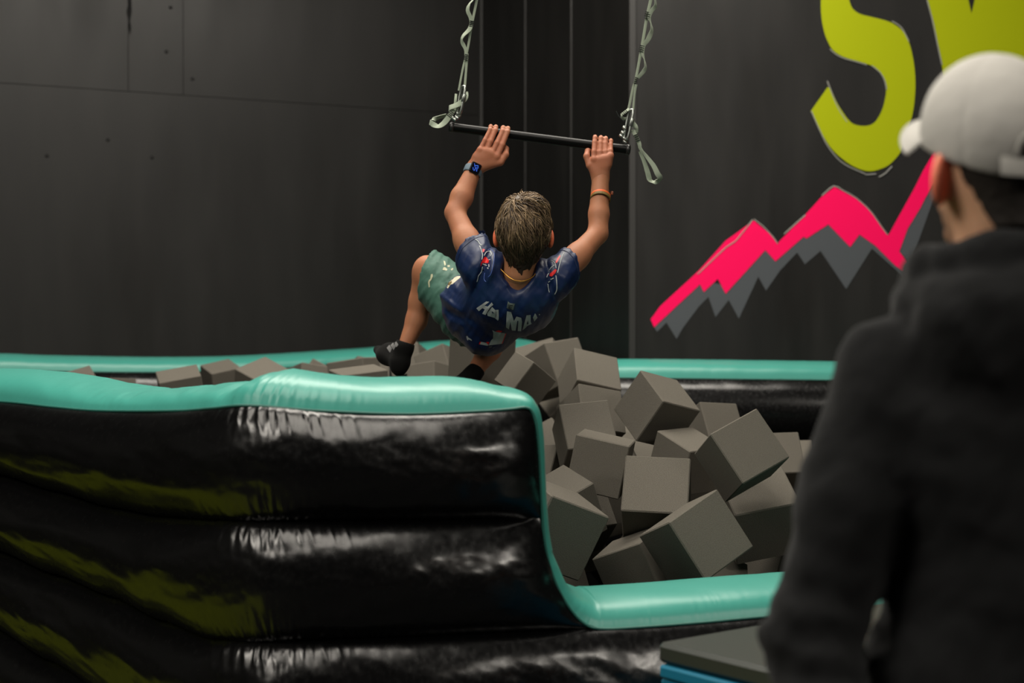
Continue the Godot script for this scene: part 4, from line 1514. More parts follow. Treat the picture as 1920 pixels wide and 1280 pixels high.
func hair(t: Node3D, c: Vector3, hb: Basis, nape: Vector3):
	var inv := hb.inverse()
	var f := Field.new(c - Vector3(0.12, 0.155, 0.13), c + Vector3(0.12, 0.15, 0.13), 0.0036)
	var r := Vector3(0.0755, 0.093, 0.095)
	f.blob(c + hb.y * 0.013, hb, r, 0.01)
	f.bone(c - hb.y * 0.03 + hb.z * 0.022, nape + hb.y * 0.012 + hb.z * 0.014 + hb.x * 0.004, 0.062, 0.035, 0.03)
	f.blob(c + hb.y * 0.074 + hb.z * 0.01 + hb.x * 0.008, hb, Vector3(0.056, 0.036, 0.062), 0.03)
	# free the face and the ears
	f.cut(c - hb.z * 0.052, (-hb.z * 0.9 - hb.y * 0.35).normalized())
	for q in [-1.0, 1.0]:
		f.carve_bone(c - hb.y * 0.004 + hb.x * 0.084 * q - hb.z * 0.012, c - hb.y * 0.05 + hb.x * 0.084 * q - hb.z * 0.0, 0.021, 0.02, 0.006)
		f.cut(c + hb.x * 0.052 * q - hb.y * 0.055, (hb.x * q * 0.9 - hb.y * 0.35 - hb.z * 0.25).normalized(), c + hb.x * 0.09 * q - hb.y * 0.09 - hb.z * 0.05, 0.075)
	f.ruffle(func(p: Vector3) -> float:
		var o := inv * (p - c)
		var a := atan2(o.x, o.z)
		return noise_a.get_noise_2d(a * 3.5, o.y * 9.0) * 0.007 + noise_b.get_noise_2d(a * 26.0 + o.y * 30.0, o.y * 6.0) * 0.0022)
	var s := Shape.new()
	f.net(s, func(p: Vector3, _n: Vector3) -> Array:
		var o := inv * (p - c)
		return [Vector2.ZERO, lin(0.27, 0.21, 0.15).lerp(lin(0.17, 0.125, 0.09), smoothstep(0.0, -0.08, o.y))])  # hair shading put into the vertex colour, darker downward
	var m := stuff_mat(Color(1, 1, 1), 0.5, 0.4)
	m.vertex_color_use_as_albedo = true
	var hp := part("hair", s.mesh(m), t)
	# locks that run from the crown over the surface
	var rng := RandomNumberGenerator.new()
	rng.seed = 5
	var l := Shape.new()
	var crown := Vector3(-0.016, 0.092, 0.05).normalized()
	for k in 3400:
		var dir := Vector3(rng.randfn(), rng.randfn() * 0.9 + 0.15, rng.randfn() * 0.8 + 0.55).normalized()
		if dir.z < -0.3 or dir.y < -0.93:
			continue
		var flow := (dir - crown * dir.dot(crown))
		var dist := flow.length()
		if dist < 0.02:
			continue
		flow = flow / dist
		flow = flow.rotated(dir, 0.55 * (1.0 - smoothstep(0.0, 1.2, dist)) + noise_a.get_noise_3dv(dir * 2.6) * 1.9)
		var path := []
		var rad := []
		var n := 7
		var length := rng.randf_range(0.45, 1.0)
		if dir.y < -0.45:
			length *= 0.5
		var lift := rng.randf_range(0.0, 0.007) * smoothstep(-0.5, 0.4, dir.y)
		var ok := true
		for j in n:
			var q := float(j) / (n - 1)
			var p0 := c + hb * (dir * 0.2)
			var hit := f.meet(p0, (c + hb.y * 0.01 - p0).normalized(), 0.19)
			if hit == Vector3.INF or hit.distance_to(c) < 0.055:
				ok = j > 2
				break
			path.append(hit + hb * dir * (lift * sin(q * 2.6) + 0.0006 + 0.004 * q * q * lift / 0.004))
			rad.append(0.0019 * sin(PI * (0.18 + 0.80 * q)))
			var bend := (flow - dir * flow.dot(dir)).normalized()
			dir = dir.rotated(dir.cross(bend).normalized(), length / n)
			flow = bend.rotated(dir, rng.randf_range(-0.12, 0.12))
		if not ok or path.size() < 3:
			continue
		var first := l.v.size()
		l.tube(path, rad, 4, false, 0.8)
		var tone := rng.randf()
		var high := smoothstep(-0.06, 0.08, (inv * (path[0] - c)).y)  # top highlight put into the lock colour, paler towards the crown
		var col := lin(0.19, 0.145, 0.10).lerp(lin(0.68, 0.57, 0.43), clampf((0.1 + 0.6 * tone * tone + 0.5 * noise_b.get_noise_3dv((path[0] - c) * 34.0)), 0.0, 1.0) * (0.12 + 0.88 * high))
		for j in range(first, l.v.size()):
			l.c[j] = col
	# a few loose strands that stand off the crown
	for q in [[[985, 374], [998, 365], [1010, 364], [1021, 373]], [[978, 372], [990, 362], [1003, 360], [1014, 366]], [[970, 372], [974, 361], [979, 354]], [[992, 376], [1003, 371], [1014, 376], [1020, 385]], [[964, 373], [973, 366], [985, 364], [994, 368]]]:
		var pts := []
		for p in q:
			pts.append(P(p[0], p[1], 4.60))
		var first := l.v.size()
		l.tube(spline(pts, 0.008), [0.0013, 0.0012, 0.001, 0.0008, 0.0006], 4, false)
		for j in range(first, l.v.size()):
			l.c[j] = lin(0.45, 0.36, 0.26)
	part("hair_locks", l.mesh(m), hp)

func jersey(t: Node3D, sh: Array, el: Array):
	var cloth := stuff_mat(Color(0.045, 0.12, 0.265), 0.42, 0.45)
	cloth.rim_enabled = true
	cloth.rim = 0.12
	var f := Field.new(P(815, 670, 4.5) - Vector3(0.03, 0.03, 0.60), P(1095, 440, 4.4) + Vector3(0.03, 0.03, 0), 0.0048)
	var id := Basis()
	var b1 := Basis(Vector3.BACK, -0.06)
	f.blob(P(952, 568, 4.775), b1, Vector3(0.152, 0.108, 0.15), 0.03)
	f.blob(P(907, 602, 4.88), Basis(Vector3.BACK, -0.55), Vector3(0.116, 0.096, 0.16), 0.05)
	f.bone(P(905, 632, 4.80), P(912, 630, 4.95), 0.048, 0.045, 0.04)
	f.blob(P(875, 566, 4.90), id, Vector3(0.080, 0.088, 0.12), 0.05)
	f.bone(P(905, 503, 4.69), P(1043, 520, 4.69), 0.055, 0.05, 0.04)
	f.bone(P(912, 497, 4.67), P(930, 506, 4.65), 0.043, 0.045, 0.03)
	f.bone(P(1040, 512, 4.67), P(1015, 515, 4.65), 0.04, 0.045, 0.03)
	f.bone(P(930, 545, 4.68), P(1005, 552, 4.68), 0.07, 0.065, 0.05)
	# a sleeve each, flared and open at its end
	var ends := []
	for k in 2:
		var a: Vector3 = sh[k]
		var b: Vector3 = el[k]
		var to := a.lerp(b, 0.62)
		f.bone(a + (a - b) * 0.12, to, 0.056 if k == 0 else 0.05, 0.062 if k == 0 else 0.054, 0.03)
	for k in 2:
		var a: Vector3 = sh[k]
		var b: Vector3 = el[k]
		var e: Vector3 = P(871, 474, 4.69) if k == 0 else P(1071, 498, 4.70)
		var n: Vector3 = (b - a).normalized()
		# the cut follows the hem of the sleeve
		var hem: Vector3 = P(893, 447, 4.70) - P(851, 504, 4.70) if k == 0 else P(1058, 472, 4.70) - P(1082, 527, 4.70)
		n = (n - hem.normalized() * n.dot(hem.normalized())).normalized()
		f.cut(e, n, e + n * 0.04, 0.1)
		f.carve_bone(a.lerp(b, 0.42), a.lerp(b, 0.8), 0.0445 if k == 0 else 0.042, 0.046 if k == 0 else 0.043, 0.004)
		ends.append([e, n])
	# hem, collar
	f.cut(P(842, 585, 5.0), Vector3(-0.28, 0.22, -0.93).normalized(), P(850, 590, 5.0), 0.28)
	f.carve_blob(P(868, 590, 4.98), Basis(Vector3.UP, 0.5), Vector3(0.075, 0.072, 0.08), 0.01)
	f.carve_bone(P(976, 470, 4.60), P(972, 505, 4.60), 0.052, 0.050, 0.008)
	f.carve_bone(P(972, 505, 4.60), P(966, 556, 4.592), 0.052, 0.015, 0.006)
	f.carve_bone(P(976, 470, 4.66), P(971, 515, 4.66), 0.052, 0.049, 0.008)
	# folds: long soft ones that hang between the shoulders and gather at the hip
	f.ruffle(func(p: Vector3) -> float:
		var q := cam_basis.inverse() * (p - eye)
		var px := 960.0 + FOCAL * q.x / -q.z
		var py := 640.0 - FOCAL * q.y / -q.z
		var v := 0.0
		v += 0.006 * noise_a.get_noise_2d((px * 0.85 + py * 0.45) * 0.032, (py * 0.85 - px * 0.45) * 0.008)
		v += 0.0022 * noise_b.get_noise_2d((px * 0.7 - py * 0.6) * 0.06, (py + px) * 0.012)
		# the bunch of cloth beside each sleeve and the big fold across the left hip
		v -= 0.011 * exp(-pow((px - 922.0 + (py - 500.0) * 0.20) / 7.0, 2.0)) * exp(-pow((py - 500.0) / 34.0, 2.0))
		v += 0.014 * exp(-pow((px - 908.0 + (py - 500.0) * 0.35) / 7.0, 2.0)) * exp(-pow((py - 515.0) / 34.0, 2.0))
		v += 0.010 * exp(-pow((px - 1030.0 - (py - 520.0) * 0.18) / 5.0, 2.0)) * exp(-pow((py - 520.0) / 36.0, 2.0))
		v -= 0.008 * exp(-pow((py - 575.0 - (px - 850.0) * 0.9) / 9.0, 2.0)) * smoothstep(905, 850, px)
		v += 0.011 * exp(-pow((py - 592.0 - (px - 860.0) * 0.35) / 9.0, 2.0)) * smoothstep(900, 862, px) * smoothstep(832, 850, px)
		return v, 4.0)
	var s := Shape.new()
	f.net(s)
	var j := part("jersey", s.mesh(cloth), t, "navy blue jersey")
	# stitched hems of the sleeves
	for k in 2:
		var e: Vector3 = ends[k][0]
		var n: Vector3 = ends[k][1]
		var pts := []
		var x := n.cross(Vector3.BACK).normalized()
		var y := n.cross(x)
		for q in 33:
			var w := TAU * q / 32.0
			var dir := x * cos(w) + y * sin(w)
			var base := e - n * 0.016
			var hit := f.meet(base + dir * 0.12, -dir, 0.1)
			if hit != Vector3.INF:
				pts.append(hit)
		if pts.size() > 4:
			var h := Shape.new()
			h.tube(pts, [0.0016], 5, false)
			part("sleeve_seam", h.mesh(stuff_mat(Color(0.05, 0.11, 0.25), 0.6)), j)
	# the lettering, number and marks printed on it
	var white := stuff_mat(Color(0.66, 0.68, 0.68), 0.55)
	var dark := stuff_mat(Color(0.05, 0.11, 0.24), 0.5)
	var red := stuff_mat(Color(0.85, 0.09, 0.1), 0.5)
	var o := Vector2(885, 555)
	for q in [
		["95,265 310,115 375,125 272,205 345,228 430,138 465,190 395,245 295,412 222,385 280,290 225,262 150,328", white],
		["328,375 440,235 500,300 515,300 520,420 505,480 340,428", white],
		["520,300 580,298 582,505 565,535 508,485 530,420", white],
		["765,330 855,350 915,545 970,445 1075,475 1092,560 1070,765 998,762 1012,540 990,535 950,755 870,750 838,560 805,725 742,680 752,450", white],
		["1100,745 1190,420 1280,410 1282,560 1300,605 1210,650 1150,710", white],
		["1330,470 1375,375 1395,400 1430,470 1360,555", white],
		["1456,398 1474,390 1488,405 1470,420", white]]:
		print_on(f, "name_letter", q[0], o, 11.64, 4.45, 0.0013, q[1], j)
	for q in ["430,325 492,380 435,368", "1195,612 1222,528 1233,612"]:
		print_on(f, "letter_counter", q, o, 11.64, 4.45, 0.0022, dark, j)
	print_on(f, "collar_mark", "760,265 775,165 785,110 825,150 935,165 900,300 830,285", o, 11.64, 4.45, 0.0013, stuff_mat(Color(0.36, 0.40, 0.38), 0.6), j)
	for q in ["785,180 800,178 795,270 780,265", "815,185 890,200 885,215 830,205 828,230 875,238 872,250 825,242 822,262 866,272 862,286 805,272", "800,160 815,160 812,176 800,172"]:
		print_on(f, "collar_mark_letter", q, o, 11.64, 4.45, 0.0022, stuff_mat(Color(0.04, 0.06, 0.07), 0.6), j)
	for q in [["440,740 510,775 730,815 650,1040 360,1075 420,960 460,925 465,800", white], ["175,1050 200,995 310,1020 360,1060 345,1085", white], ["510,765 580,745 665,765 620,795 540,782", red], ["305,1000 375,1000 360,1062 330,1035", red], ["730,815 750,820 668,1035 648,1040", red], ["150,1052 172,1052 198,998 170,990", red]]:
		print_on(f, "back_number", q[0], o, 11.64, 4.45, 0.0014, q[1], j)
	for q in ["365,1102 440,1090 430,1115 380,1128", "440,1132 520,1102 470,1142"]:
		print_on(f, "hem_mark", q, o, 11.64, 4.45, 0.0014, stuff_mat(Color(0.4, 0.4, 0.4), 0.6), j)
	var o2 := Vector2(840, 440)
	for q in [["735,435 770,450 820,520 800,565 690,560 650,640 660,560 700,490", red], ["690,280 740,290 715,350 690,340", stuff_mat(Color(0.8, 0.3, 0.35), 0.5)], ["695,572 778,608 772,622 690,590", white], ["805,585 825,590 830,640 810,645", white], ["775,660 800,650 812,675 800,685", white], ["805,490 845,485 848,500 815,502", white]]:
		print_on(f, "sleeve_print", q[0], o2, 10.667, 4.45, 0.0014, q[1], j)
	for q in ["630,225 660,290 690,400 678,500", "725,420 765,350 830,330 870,375 850,430", "690,640 668,740 610,820 590,900 575,940", "545,90 600,130 640,190 680,212"]:
		piping_on(f, "sleeve_piping", q, o2, 10.667, 4.45, 0.0016, white, j)
	for q in ["790,310 850,290 910,340 930,420 905,600 860,780 800,850", "735,760 722,890 760,940"]:
		piping_on(f, "shoulder_piping", q, o2, 10.667, 4.45, 0.0014, stuff_mat(Color(0.2, 0.3, 0.55), 0.5), j)
	var o3 := Vector2(1000, 460)
	for q in [["320,610 335,560 440,470 470,490 440,550 370,620", red], ["440,340 480,250 530,195 545,210 470,350", red], ["335,670 405,645 410,660 350,690", white], ["290,730 335,705 340,720 300,745", white]]:
		print_on(f, "sleeve_print", q[0], o3, 10.667, 4.45, 0.0014, q[1], j)
	for q in ["620,135 570,240 520,400 485,550", "345,300 410,330 440,380 455,460", "415,395 350,450 320,495", "450,600 465,700 470,880 430,980", "290,770 300,860 320,940", "305,560 280,600 270,640"]:
		piping_on(f, "sleeve_piping", q, o3, 10.667, 4.45, 0.0016, white, j)
	var o4 := Vector2(790, 470)
	for q in [["295,440 340,360 400,325 490,318 495,335 440,380 395,420 370,425 335,475", stuff_mat(Color(0.78, 0.75, 0.66), 0.6)], ["335,430 350,385 385,370 385,400 350,440", stuff_mat(Color(0.4, 0.33, 0.12), 0.6)]]:
		print_on(f, "hem_patch", q[0], o4, 6.738, 4.45, 0.0014 + 0.0008 * float(q[0].begins_with("335")), q[1], j)
	for q in ["565,1078 585,1075 592,1095 635,1120 640,1140 590,1115 595,1130 580,1130"]:
		print_on(f, "hem_mark", q, o4, 6.738, 4.45, 0.0014, white, j)

func shorts(t: Node3D, hip: Array, knee: Array):
	var cloth := stuff_mat(Color(0.225, 0.37, 0.32), 0.6, 0.35)
	cloth.rim_enabled = true
	cloth.rim = 0.3
	var f := Field.new(P(780, 690, 4.6) - Vector3(0.06, 0.0, 0.75), P(985, 470, 4.6) + Vector3(0.05, 0.03, 0), 0.006)
	f.blob(P(885, 588, 4.97), Basis(), Vector3(0.10, 0.088, 0.10), 0.03)
	var a: Vector3 = hip[0]
	var b: Vector3 = knee[0]
	f.bone(a, a.lerp(b, 1.12), 0.084, 0.076, 0.04)
	f.bone(P(856, 575, 4.99), P(822, 530, 5.06), 0.075, 0.078, 0.03)
	f.bone(hip[1], (hip[1] as Vector3).lerp(knee[1], 0.85), 0.066, 0.066, 0.03)
	f.bone(P(868, 610, 4.98), P(884, 634, 5.0), 0.045, 0.034, 0.04)
	var e := P(803, 522, 5.07)
	var n := (P(790, 518, 5.075) - P(815, 524, 5.06)).normalized()
	f.cut(e, n, e, 0.16)
	f.carve_bone(e - n * 0.05, e + n * 0.03, 0.058, 0.068, 0.006)
	f.ruffle(func(p: Vector3) -> float:
		var q := cam_basis.inverse() * (p - eye)
		var px := 960.0 + FOCAL * q.x / -q.z
		var py := 640.0 - FOCAL * q.y / -q.z
		return 0.006 * noise_a.get_noise_2d((px * 0.85 + py * 0.5) * 0.06, (py * 0.85 - px * 0.5) * 0.016 + 40.0) + 0.003 * noise_b.get_noise_2d(px * 0.09, py * 0.04), 4.0)
	var s := Shape.new()
	f.net(s)
	var j := part("shorts", s.mesh(cloth), t, "green shorts")
	var cream := stuff_mat(Color(0.66, 0.66, 0.54), 0.6)
	var o := Vector2(790, 470)
	for q in ["268,240 280,210 300,205 330,235 320,250", "278,125 300,130 310,175 295,190", "325,185 355,180 362,200 335,205", "370,235 395,215 405,228 385,250", "120,300 140,290 146,320 128,365 105,390 108,455 95,465 84,400 92,375 112,355"]:
		print_on(f, "shorts_print", q, o, 6.738, 4.6, 0.0014, cream, j)

func socks(t: Node3D, knee: Array, ankle: Array):
	var m := stuff_mat(Color(0.06, 0.06, 0.058), 0.9, 0.2)
	m.rim_enabled = true
	m.rim = 0.25
	# the raised foot, seen from behind with the toes pointing left
	var f := Field.new(P(690, 720, 5.0) - Vector3(0.03, 0.02, 0.28), P(790, 630, 4.95) + Vector3(0.03, 0.02, 0), 0.0045)
	f.bone(P(763, 638, 5.09), ankle[0], 0.0285, 0.0285, 0.01)
	f.bone(ankle[0], P(748, 690, 5.07), 0.0285, 0.026, 0.012)
	f.bone(P(749, 678, 5.08), P(727, 668, 5.15), 0.033, 0.034, 0.02, 0.8, Vector3(0.3, 0.9, 0.2).normalized())
	f.bone(P(727, 668, 5.15), P(712, 657, 5.2), 0.033, 0.022, 0.02, 0.75, Vector3(0.3, 0.9, 0.2).normalized())
	f.bone(P(755, 655, 5.08), P(730, 655, 5.16), 0.026, 0.024, 0.02)
	f.cut(P(761, 641, 5.09), (P(764, 632, 5.09) - P(757, 655, 5.09)).normalized())
	var s := Shape.new()
	f.net(s)
	var j := part("sock", s.mesh(m), t, "black sock with a pale mark on the instep")
	for q in ["725,652 730,646 735,653 731,661", "732,647 737,642 742,649 738,656", "739,643 743,640 747,646 743,651"]:
		print_on(f, "sock_mark", q, Vector2.ZERO, 1.0, 4.9, 0.0014, stuff_mat(Color(0.42, 0.42, 0.42), 0.8), j)
	f = Field.new(P(820, 760, 4.9) - Vector3(0.04, 0.03, 0.3), P(910, 680, 4.9) + Vector3(0.03, 0.02, 0), 0.0045)
	f.bone(P(897, 690, 5.02), ankle[1], 0.0285, 0.0285, 0.01)
	f.bone(ankle[1], P(872, 722, 5.0), 0.0285, 0.03, 0.012)
	f.bone(P(872, 720, 5.0), P(842, 730, 5.1), 0.034, 0.033, 0.02)
	f.bone(P(842, 730, 5.1), P(828, 732, 5.14), 0.033, 0.02, 0.02)
	f.cut(P(895, 692, 5.02), (P(901, 683, 5.02) - P(886, 704, 5.0)).normalized())
	s = Shape.new()
	f.net(s)
	part("sock", s.mesh(m), t, "black sock")

# ------------------------------------------------------------------ the man who watches
func man():
	var t := thing("person", "man in a light grey baseball cap and black hooded sweatshirt watching from the right", "person")
	var head := P(1862, 308, 2.235)
	var yaw := 0.29                                            # looks to the left of straight away
	var up := Vector3(0.0, 1.0, 0.06).normalized()
	var fw := Vector3(-sin(yaw), -0.02, -cos(yaw))
	fw = (fw - up * fw.dot(up)).normalized()
	var rt := fw.cross(up)
	var hb := Basis(rt, up, -fw)
	var at := func(x: float, y: float, z: float) -> Vector3: return head + hb * Vector3(x, y, z)
	# trunk frame: faces a little left of straight away
	var tb := Basis(Vector3.UP, 0.30)
	var foot := Vector3(P(1874, 600, 2.25).x, 0, P(1874, 600, 2.25).z)
	var bd := func(x: float, y: float, z: float) -> Vector3: return foot + tb * Vector3(x, y, z)
	var skin := func(p: Vector3, _n: Vector3) -> Array:
		var red := 0.5 + 0.5 * noise_a.get_noise_3dv(p * 14.0)
		return [Vector2.ZERO, lin(0.84, 0.63, 0.51).lerp(lin(0.84, 0.52, 0.42), 0.35 * red)]
	var s := Shape.new()
	# body under the clothes: neck, trunk, arms, legs
	var f := Field.new(foot + Vector3(-0.45, 0, -0.35), foot + Vector3(0.45, 1.62, 0.35), 0.0135)
	var sl := P(1668, 704, 2.24)                                # near shoulder
	var el := P(1526, 1195, 2.22)
	var wl := P(1560, 1500, 2.12)
	var sr: Vector3 = bd.call(0.185, 1.44, 0.0)
	var er: Vector3 = bd.call(0.27, 1.12, -0.02)
	var wr: Vector3 = bd.call(0.20, 0.92, -0.16)
	var neck: Vector3 = bd.call(0.0, 1.50, 0.01)
	f.bone(neck, head - up * 0.06 - fw * 0.02, 0.062, 0.058, 0.02)
	f.bone(bd.call(-0.09, 1.36, 0), bd.call(0.09, 1.36, 0), 0.07, 0.07, 0.04)
	f.bone(bd.call(0, 1.38, 0), bd.call(0, 0.98, 0), 0.13, 0.13, 0.05)
	f.bone(sl, el, 0.05, 0.04, 0.03)
	f.bone(el, wl, 0.04, 0.03, 0.02)
	f.bone(sr, er, 0.05, 0.04, 0.03)
	f.bone(er, wr, 0.04, 0.03, 0.02)
	for q in [-1.0, 1.0]:
		f.bone(bd.call(0.09 * q, 0.92, 0), bd.call(0.10 * q, 0.50, -0.01), 0.085, 0.055, 0.03)
		f.bone(bd.call(0.10 * q, 0.50, -0.01), bd.call(0.105 * q, 0.10, 0.02), 0.056, 0.04, 0.02)
		f.bone(bd.call(0.105 * q, 0.06, 0.02), bd.call(0.125 * q, 0.045, -0.13), 0.04, 0.035, 0.02)
	f.net(s, skin)
	# head
	var hd := Field.new(head - Vector3(0.15, 0.18, 0.16), head + Vector3(0.15, 0.17, 0.16), 0.0038)
	hd.blob(at.call(0, 0.03, 0.005), hb, Vector3(0.077, 0.096, 0.096), 0.02)
	hd.bone(at.call(0, -0.03, -0.03), at.call(0, -0.098, -0.068), 0.062, 0.03, 0.035)
	hd.bone(at.call(-0.045, -0.03, -0.005), at.call(-0.035, -0.075, -0.025), 0.026, 0.022, 0.03)
	hd.bone(at.call(0.045, -0.03, -0.005), at.call(0.035, -0.075, -0.025), 0.026, 0.022, 0.03)
	hd.bone(at.call(0, -0.02, 0.02), head - up * 0.11 - fw * 0.015, 0.066, 0.060, 0.03)
	hd.bone(at.call(0, 0.012, -0.096), at.call(0, -0.028, -0.116), 0.009, 0.014, 0.014)
	hd.bone(at.call(-0.02, -0.062, -0.094), at.call(0.02, -0.062, -0.094), 0.009, 0.009, 0.008)
	for q in [-1.0, 1.0]:
		hd.carve_blob(at.call(0.033 * q, 0.012, -0.1), hb, Vector3(0.017, 0.011, 0.014), 0.012)
		var ear: Vector3 = at.call(0.090 * q, -0.022, 0.008)
		var eb := hb * Basis(Vector3.UP, 0.95 * q) * Basis(Vector3.RIGHT, -0.15)
		hd.blob(ear, eb, Vector3(0.011, 0.039, 0.026), 0.008)
		hd.carve_blob(ear + hb * Vector3(0.008 * q, 0.002, -0.006), eb, Vector3(0.007, 0.022, 0.012), 0.006)
	hd.net(s, func(p: Vector3, _n: Vector3) -> Array:
		var o := hb.inverse() * (p - head)
		var ear := smoothstep(0.076, 0.086, absf(o.x)) * smoothstep(0.055, 0.03, absf(o.y + 0.012))
		var beard := smoothstep(-0.045, -0.075, o.y) * smoothstep(0.01, -0.03, o.z)
		return [Vector2.ZERO, lin(0.86, 0.66, 0.53).lerp(lin(0.98, 0.52, 0.40), ear * 0.85).lerp(lin(0.33, 0.25, 0.2), beard * 0.6)])
	# hands, relaxed at the hips
	for k in 2:
		var w := wl if k == 0 else wr
		var e := el if k == 0 else er
		var dn := (w - e).normalized()
		var side: Vector3 = tb * (Vector3(-1, 0, 0) if k == 0 else Vector3(1, 0, 0))
		var back := (side - dn * side.dot(dn)).normalized()
		var across := dn.cross(back) * (1.0 if k == 0 else -1.0)   # towards the thumb
		if across.dot(tb * Vector3(0, 0, -1)) < 0:
			across = -across
		var mcp := []
		var fin := []
		for j in 4:
			var x := (j - 1.5) * 0.0205
			var m := w + dn * (0.088 + 0.004 * (1.0 - absf(j - 2.0))) + across * x
			mcp.append(m)
			var ln: float = [0.8, 0.97, 1.04, 0.95][j]
			var chain := []
			var p := m
			var ang := 0.25
			for g in [0.042, 0.027, 0.022]:
				p = p + (dn * cos(ang) - back * sin(ang)) * g * ln
				chain.append(p)
				ang += 0.38
			fin.append(chain)
		var tp := w + dn * 0.035 + across * 0.035
		hand(s, w, mcp, fin, [tp, tp + dn * 0.035 + across * 0.012 - back * 0.008, tp + dn * 0.062 + across * 0.010 - back * 0.016], 0.0092, skin, w.lerp(e, 0.2), 0.027, back, 0.0145)
	part("body", s.mesh(skin_mat()), t)
	for q in [-1.0, 1.0]:
		var ey := Shape.new()
		ey.tube([at.call(0.033 * q, 0.012, -0.082), at.call(0.033 * q, 0.012, -0.086), at.call(0.033 * q, 0.012, -0.092), at.call(0.033 * q, 0.012, -0.094)], [0.010, 0.0115, 0.008, 0.002], 14)
		part("eye", ey.mesh(stuff_mat(Color(0.55, 0.5, 0.45), 0.2)), t)
	man_hair(t, head, hb)
	cap(t, head, hb)
	hoodie(t, head, hb, tb, foot, sl, el, wl, sr, er, wr)
	# trousers and shoes, below the frame
	var tr := Field.new(foot + Vector3(-0.3, 0, -0.25), foot + Vector3(0.3, 1.06, 0.25), 0.011)
	tr.bone(bd.call(-0.05, 0.92, 0), bd.call(0.05, 0.92, 0), 0.108, 0.108, 0.05)
	for q in [-1.0, 1.0]:
		tr.bone(bd.call(0.085 * q, 0.86, 0), bd.call(0.10 * q, 0.50, -0.01), 0.098, 0.082, 0.03)
		tr.bone(bd.call(0.10 * q, 0.50, -0.01), bd.call(0.105 * q, 0.09, 0.02), 0.082, 0.068, 0.03)
	tr.cut(foot + Vector3(0, 0.06, 0), Vector3.DOWN)
	tr.ruffle(func(p: Vector3) -> float: return 0.006 * noise_a.get_noise_3d(p.x * 12.0, p.y * 7.0, p.z * 12.0))
	s = Shape.new()
	tr.net(s)
	part("trousers", s.mesh(stuff_mat(Color(0.09, 0.09, 0.10), 0.85)), t)
	for q in [-1.0, 1.0]:
		var sf := Field.new((bd.call(0.11 * q, 0.0, 0.0) as Vector3) - Vector3(0.14, 0.01, 0.24), (bd.call(0.11 * q, 0.12, 0.0) as Vector3) + Vector3(0.14, 0.02, 0.16), 0.008)
		sf.bone(bd.call(0.105 * q, 0.06, 0.045), bd.call(0.122 * q, 0.05, -0.10), 0.046, 0.047, 0.02)
		sf.bone(bd.call(0.122 * q, 0.05, -0.10), bd.call(0.128 * q, 0.042, -0.16), 0.047, 0.036, 0.02)
		sf.bone(bd.call(0.105 * q, 0.06, 0.04), bd.call(0.105 * q, 0.11, 0.03), 0.046, 0.043, 0.02)
		sf.cut(foot + Vector3(0, 0.004, 0), Vector3.DOWN)
		s = Shape.new()
		sf.net(s)
		part("shoe", s.mesh(stuff_mat(Color(0.12, 0.12, 0.12), 0.7)), t)

func man_hair(t: Node3D, head: Vector3, hb: Basis):
	var f := Field.new(head - Vector3(0.15, 0.16, 0.15), head + Vector3(0.15, 0.14, 0.15), 0.004)
	f.blob(head + hb * Vector3(0, 0.03, 0.008), hb, Vector3(0.0815, 0.098, 0.101), 0.02)
	f.bone(head + hb * Vector3(0, -0.02, 0.036), head + hb * Vector3(0, -0.082, 0.044), 0.064, 0.050, 0.03)
	f.cut(head + hb * Vector3(0, 0, -0.02), (hb * Vector3(0, -0.25, -1)).normalized())
	for q in [-1.0, 1.0]:
		f.carve_bone(head + hb * Vector3(0.094 * q, 0.012, 0.004), head + hb * Vector3(0.094 * q, -0.06, 0.006), 0.030, 0.036, 0.006)
		f.cut(head + hb * Vector3(0.050 * q, -0.062, 0.02), (hb * Vector3(q * 0.85, -0.5, -0.1)).normalized(), head + hb * Vector3(0.09 * q, -0.10, 0.02), 0.075)
	f.cut(head + hb * Vector3(0, -0.094, 0.06), (hb * Vector3(0, -1, 0.15)).normalized())
	var inv := hb.inverse()
	f.ruffle(func(p: Vector3) -> float:
		var o := inv * (p - head)
		return noise_a.get_noise_3d(o.x * 120.0, o.y * 50.0, o.z * 120.0) * 0.0022)
	var s := Shape.new()
	f.net(s)
	part("hair", s.mesh(stuff_mat(Color(0.14, 0.115, 0.095), 0.75)), t, "short dark hair")

